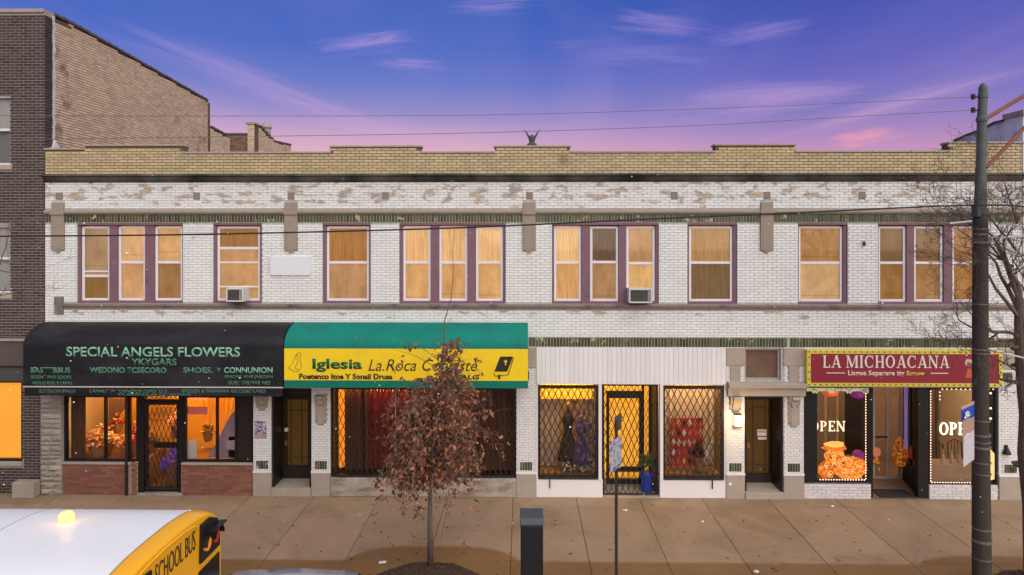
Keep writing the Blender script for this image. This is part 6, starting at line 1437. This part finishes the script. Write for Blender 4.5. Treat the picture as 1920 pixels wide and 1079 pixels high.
# ------------------------------------------------------------------ parked car by the kerb: only its roof comes into view
def car():
    yc, xc = -6.86, -3.12; zr = -.13
    t = thing('parked_car', 'silver parked car of which only the roof top shows beside the bus', 'car', (xc, yc, zr))
    M_c = mat('silver_paint', (.42, .45, .52), .25, .05, 3, coat=.6, metal=.2)
    prof = [(-2.2, .55, .60, .80), (-2.1, .45, .95, .84), (-1.35, .42, 1.02, .86), (-.95, .42, 1.05, .86), (0, .42, 1.05, .87), (1.2, .42, 1.02, .86), (1.9, .45, .92, .83), (2.15, .5, .7, .78)]
    mb = MB(); vs = []; m = 10
    for x, zb, zt_, w in prof:
        for (u, v) in ((-1, 0), (-1.03, .35), (-1, .7), (-.93, .92), (-.6, 1), (.6, 1), (.93, .92), (1, .7), (1.03, .35), (1, 0)): vs.append((xc+x, yc+u*w, zr+zb-.2+(zt_-zb+.2)*v))
    fs = [(i*m+k, i*m+(k+1) % m, (i+1)*m+(k+1) % m, (i+1)*m+k) for i in range(len(prof)-1) for k in range(m)]; fs += [tuple(range(m))[::-1], tuple(range((len(prof)-1)*m, len(prof)*m))]
    mb.add(vs, fs); mb.build('body', M_c, t, smooth=True)
    cab = MB(); vs = []; secs = ((-1.7, .98, .10, .74), (-1.0, .98, .50, .64), (-.8, .98, .55, .60), (-.1, .98, .585, .60), (.6, .98, .55, .60), (.78, .98, .50, .61), (1.5, .98, .06, .74)); m = 9
    for x, zb, h, w in secs:
        for u, v in ((-1.12, 0), (-1.0, .75), (-.93, .92), (-.5, 1), (0, 1.015), (.5, 1), (.93, .92), (1.0, .75), (1.12, 0)): vs.append((xc+x, yc+u*w, zr+zb+h*v))
    fs = [(i*m+k, i*m+k+1, (i+1)*m+k+1, (i+1)*m+k) for i in range(len(secs)-1) for k in range(m-1)]; cab.add(vs, fs)
    o = cab.build('cabin', [M_c, MATS['bus_glass']], t, smooth=True)
    for p_ in o.data.polygons:
        i, k = divmod(p_.index, m-1)
        if (k in (0, m-2) and 0 < i < 5) or (i in (0, 5) and 0 < k < m-2): p_.material_index = 1
    for sx in (-1.35, 1.35):
        for sy in (-1, 1):
            w_ = MB().tube([(xc+sx, yc+sy*.66, zr+.32), (xc+sx, yc+sy*.88, zr+.32)], .32, 20).build('wheel', MATS['tyre'], t); MB().tube([(xc+sx, yc+sy*.8, zr+.32), (xc+sx, yc+sy*.895, zr+.32)], .2, 14).build('rim', M_band, w_)
    for sy in (-1, 1): MB().box(xc+2.1, xc+2.17, yc+sy*.6-.15, yc+sy*.6+.15, zr+.55, zr+.68).build('tail_light', mat('car_red', (.3, .01, .01), .3), t); MB().box(xc-2.24, xc-2.15, yc+sy*.6-.15, yc+sy*.6+.15, zr+.5, zr+.62).build('headlight', M_band, t)
car()

# ------------------------------------------------------------------ trees
def grow(mb, p, d, L_, r, depth, rnd, tips, up=.1, spread=.6, nseg=5, ratio=.62, kids=3, jit=.16, rend=.35):
    pts = [Vector(p)]; rs = [r]; dd = Vector(d).normalized()
    for i in range(nseg):
        dd = (dd+Vector((rnd.gauss(0, jit), rnd.gauss(0, jit), rnd.gauss(0, jit)+up*.3))).normalized(); pts.append(pts[-1]+dd*L_/nseg); rs.append(r*(1-(1-rend)*(i+1)/nseg))
    mb.tube(pts, rs, 8 if r > .03 else 4, caps=r > .01)
    tips.append((pts, rs, depth))
    if depth <= 0: return
    for k in range(kids):
        u = rnd.uniform(.3, 1.0) if k else 1.0; i = min(int(u*nseg), nseg-1); b = pts[i]+(pts[i+1]-pts[i])*(u*nseg-i if i < nseg else 1)
        ax = Vector((rnd.gauss(0, 1), rnd.gauss(0, 1), rnd.gauss(0, .6))); t_ = (pts[i+1]-pts[i]).normalized(); ax = (ax-t_*ax.dot(t_)).normalized()
        nd = (t_*(1-spread*.5)+ax*spread*rnd.uniform(.6, 1.2)).normalized(); grow(mb, b, nd, L_*ratio*rnd.uniform(.75, 1.2), max(.0034, rs[i]*.62), depth-1, rnd, tips, up, spread, nseg, ratio, kids, jit, rend)
# the small tree with withered leaves
M_bark = mat('grey_bark', (.13, .10, .085), .9, .3, 12, .8, 60, stretch=(3, 3, 1)); rnd = random.Random(42)
tr = thing('withered_tree', 'slender young street tree still covered in withered brown leaves', 'tree', tuple(TREE))
tx, ty_ = TREE.x, TREE.y
PZ = lambda py: W(820, py, ty_).z
lead = [(tx, ty_, 0)] + [(W(px, py, ty_).x, ty_, PZ(py)) for px, py in ((806, 980), (807, 900), (812, 830), (818, 760), (826, 700), (832, 640), (834, 600), (846, 560), (850, 510), (849, 470), (852, 428))]
tk = MB(); tk.tube(lead, [.058, .045, .040, .036, .030, .024, .018, .011, .008, .006, .004, .0025], 10); tk.build('trunk', M_bark, tr, smooth=True)
prof = [(598, 5), (640, 8), (662, 20), (690, 46), (730, 62), (770, 76), (810, 96), (850, 106), (890, 98), (920, 80), (950, 40)]
def half(py):
    for (a, w), (b, v) in zip(prof, prof[1:]):
        if a <= py <= b: return w+(v-w)*(py-a)/(b-a)
    return 6
br = MB(); leafpts = []
def lead_at(z):
    for a, b in zip(lead, lead[1:]):
        if a[2] <= z <= b[2]: return Vector(a).lerp(Vector(b), (z-a[2])/(b[2]-a[2]))
    return Vector(lead[-1])
for i in range(112):
    py = 640+ (915-640)*((i+rnd.random())/112)**.52; b = lead_at(PZ(py)+.12)
    a = rnd.uniform(0, 2*PI); R = half(py+25)*12.6/F*rnd.uniform(.60, 1.22); rise = rnd.uniform(.10, .5)*R
    pts = [b]; n = 6
    for k in range(1, n+1):
        u = k/n; pts.append(b+Vector((math.cos(a)*R*u+rnd.gauss(0, .03), math.sin(a)*R*u*.9+rnd.gauss(0, .03), rise*math.sin(u*2.2)-.42*R*u**2.4+rnd.gauss(0, .015))))
    br.tube(pts, [.012*(1-u/7)+.002 for u in range(n+1)], 5, caps=False)
    for k in range(1, n+1):
        for _ in range(rnd.choice((1, 2, 3))):
            q = pts[k]+Vector((rnd.gauss(0, .09), rnd.gauss(0, .09), rnd.gauss(-.05, .09))); br.tube([pts[k], (pts[k]+q)/2+Vector((0, 0, .02)), q], [.004, .003, .002], 3, caps=False); leafpts.append((q, 1.0))
        leafpts.append((pts[k], .8))
for px, py in ((720, 800), (905, 762), (960, 765), (745, 780), (860, 640), (758, 640), (738, 655), (900, 850), (735, 815)):
    b = lead_at(PZ(py+40)); e = W(px, py, ty_+rnd.uniform(-.2, .2)); mid = (b+e)/2+Vector((0, 0, .06)); br.tube([b, mid, e], [.007, .005, .002], 4, caps=False)
    if px in (758, 738, 860, 905, 900): leafpts += [(e, 1), (mid.lerp(e, .5), 1)]
for px, py in ((836, 598), (828, 600), (846, 603), (752, 668), (770, 660), (738, 690), (758, 690), (873, 665), (888, 690)): leafpts.append((W(px, py, ty_), 1.1))
# two thin lower suckers and clumps hanging low
for x0_, y0_, x1_, y1_ in ((814, 905, 838, 1010),): br.tube([W(x0_+30, y0_-10, ty_), W(838, 950, ty_), W(826, 1015, ty_-.03)], [.006, .005, .003], 4)
for px, py in ((752, 960), (756, 975), (785, 965), (790, 950), (718, 930), (725, 940), (838, 945), (842, 965), (780, 955), (757, 945)):
    b = W(px, py-60, ty_); e = W(px, py, ty_); br.tube([b, (b+e)/2, e], [.005, .004, .002], 4, caps=False); leafpts += [(e, 1), ((b+e)/2, .8)]
br.build('branches', M_bark, tr)
lf = MB()
def leaf(mb, c, L_, w, down=.8):
    d_ = Vector((rnd.gauss(0, .7), rnd.gauss(0, .7), -down+rnd.gauss(0, .55))).normalized(); s_ = d_.cross(Vector((rnd.gauss(0, 1), rnd.gauss(0, 1), rnd.gauss(0, .4)))).normalized(); nrm = d_.cross(s_)*w*.45
    c = Vector(c); a, b = c+d_*L_*.35+s_*w, c+d_*L_*.35-s_*w; a2, b2 = c+d_*L_*.75+s_*w*.7, c+d_*L_*.75-s_*w*.7
    mb.add([c, a+nrm, b+nrm, a2+nrm*.6, b2+nrm*.6, c+d_*L_, c+d_*L_*.4, c+d_*L_*.78], [(0, 1, 6), (0, 6, 2), (1, 3, 7, 6), (6, 7, 4, 2), (3, 5, 7), (7, 5, 4)])
for q, wt in leafpts:
    if q.z > 3.15 and rnd.random() < .5: continue
    if rnd.random() < .08: continue
    for _ in range(int(rnd.choice((3, 4, 6, 8))*wt)):
        L_ = rnd.uniform(.045, .12); leaf(lf, q+Vector((rnd.gauss(0, .045), rnd.gauss(0, .045), rnd.gauss(0, .045))), L_, L_*rnd.uniform(.14, .32))
lf.build('leaves', mat('withered_leaf', (.215, .090, .048), .75, .25, 30, isl=.6), tr, kind='stuff')

# bare tree at the side beyond the pole
rnd = random.Random(17)
def bare(name, base, label, seed, trunkpts, radii, limbs, depth=4, up=.25):
    r_ = random.Random(seed); t = thing(name, label, 'tree', base); tk = MB(); tk.tube(trunkpts, radii, 12); M_b = mat('dark_bark', (.125, .09, .072), .9, .35, 9, 1.0, 50)
    tips = []; 
    bo = MB()
    for p, d_, L_, rr_ in limbs: grow(bo, p, d_, L_, rr_, depth, r_, tips, up, .75, 5, .66, 3, .15)
    rj = random.Random(seed+1)
    for k in range(14):
        i = rj.randrange(len(trunkpts)-1); c = Vector(trunkpts[i]).lerp(Vector(trunkpts[i+1]), rj.random()); a = rj.uniform(0, 2*PI); dd = Vector((math.cos(a), math.sin(a), rj.uniform(-.2, .5)))
        tk.tube([c, c+dd*radii[i]*1.1, c+dd*radii[i]*1.5], [radii[i]*.5, radii[i]*.3, radii[i]*.08], 6)
    tk.build('trunk', M_b, t); bo.build('branches', M_b, t); return t
yt = -3.75
P3 = lambda px, py, dy=0: W(px, py, yt+dy)
tp = [Vector((P3(1945, 1079).x, yt, -.05)), P3(1940, 950), P3(1928, 850), P3(1930, 780), P3(1922, 720), P3(1915, 640), P3(1912, 560)]
bare('bare_street_tree', (tp[0].x, yt, 0), 'gnarled leafless street tree spreading twigs behind the utility pole', 5, tp, [.20, .18, .16, .15, .13, .11, .08],
     [(P3(1912, 560), (.0, .1, 1), 1.30, .05), (P3(1914, 590), (-.35, .2, 1), 1.23, .045), (P3(1914, 630), (-1, .1, .35), 1.04, .034), (P3(1913, 600), (-.75, -.1, .8), 1.17, .040), (P3(1915, 610), (.5, .1, .8), 1.17, .045), (P3(1912, 570), (-.25, -.2, 1.2), 1.23, .036), (P3(1913, 640), (-1, .2, .02), 0.94, .028), (P3(1913, 565), (-.6, .2, .9), 1.17, .032), (P3(1905, 470), (-.5, .2, .9), 1.04, .026), (P3(1900, 500), (-.9, .2, .4), 1.04, .022), (P3(1908, 420), (-.2, .2, 1), 0.91, .024), (P3(1915, 700), (-1, 0, .5), 0.78, .022), (P3(1920, 720), (-.6, 0, .25), 0.39, .05)], 5, up=.12)
yt2 = -3.6
tp2 = [Vector((W(-150, 1079, yt2).x, yt2, -.05)), W(-148, 900, yt2), W(-140, 700, yt2), W(-130, 600, yt2), W(-125, 520, yt2)]
bare('bare_street_tree', (tp2[0].x, yt2, 0), 'leafless tree reaching thin twigs over the dark brick house windows', 9, tp2, [.17, .15, .13, .10, .07],
     [(W(-120, 540, yt2), (1, 0, .22), 1.15, .035), (W(-122, 560, yt2), (1, .1, -.02), 1.1, .03), (W(-122, 520, yt2), (.5, 0, 1), 1.2, .04), (W(-125, 530, yt2), (-.5, 0, 1), 1.4, .04)], 3, up=.1)

# ------------------------------------------------------------------ litter, fallen leaves, drifting snow
lf = MB(); rnd = random.Random(77)
for _ in range(230):
    if rnd.random() < .35: x, y = TREE.x+rnd.gauss(0, 1.3), rnd.uniform(-4.4, -.4)
    else: x, y = rnd.uniform(-11, 11), -rnd.random()**.8*5.2
    a = rnd.uniform(0, 2*PI); s_ = rnd.uniform(.02, .045); u = Vector((math.cos(a), math.sin(a), 0)); v = Vector((-u.y, u.x, 0)); c = Vector((x, y, .006))
    lf.add([c-u*s_, c+v*s_*.5+Vector((0, 0, .012)), c+u*s_+Vector((0, 0, .004)), c-v*s_*.5+Vector((0, 0, .010))], [(0, 1, 2, 3)])
lf.build('fallen_leaves', mat('fallen_leaf', (.10, .05, .028), .85, .3, 20, isl=.5), kind='stuff')['label'] = 'withered brown leaves scattered over the sidewalk'
for (px, py, s_, lb) in ((718, 1057, .10, 'crumpled white paper scrap by the mulch bed'), (1172, 959, .07, 'white paper scrap on the slabs beyond the sign post'), (1560, 951, .06, 'white paper scrap before the painted brick kick wall'), (1419, 1073, .06, 'pale scrap low on the brown paving')):
    g = ray(px, py); tt_ = -CAMZ/g.z; x, y = g.x*tt_, CAMY+g.y*tt_; rr = random.Random(px); vs = [(x+s_*rr.uniform(.6, 1)*math.cos(k*PI/4), y+s_*rr.uniform(.5, .9)*math.sin(k*PI/4), .004+rr.uniform(0, .03)) for k in range(8)]
    tag(MB().add(vs+[(x, y, .04)], [(k, (k+1) % 8, 8) for k in range(8)]).build('paper_scrap', M_paper), lb, 'paper scrap')
sn = MB(); rnd = random.Random(3)
for _ in range(300):
    y = rnd.uniform(-11, -.9); px, py = rnd.uniform(-20, 1940), rnd.uniform(300, 1000); c = W(px, py, y); r = rnd.uniform(.0035, .008)*(1.8 if rnd.random() < .08 else 1)
    if -10.9 < c.y < -8.0 and c.z < 3.4 and c.x < -3: continue
    sn.ball(c, r, 5, 4, sc=(1, 1, .8))
sn.build('snowflakes', mat('snow_white', (.8, .8, .85), .8, 0), kind='stuff')['label'] = 'small snowflakes drifting in the air of the street'
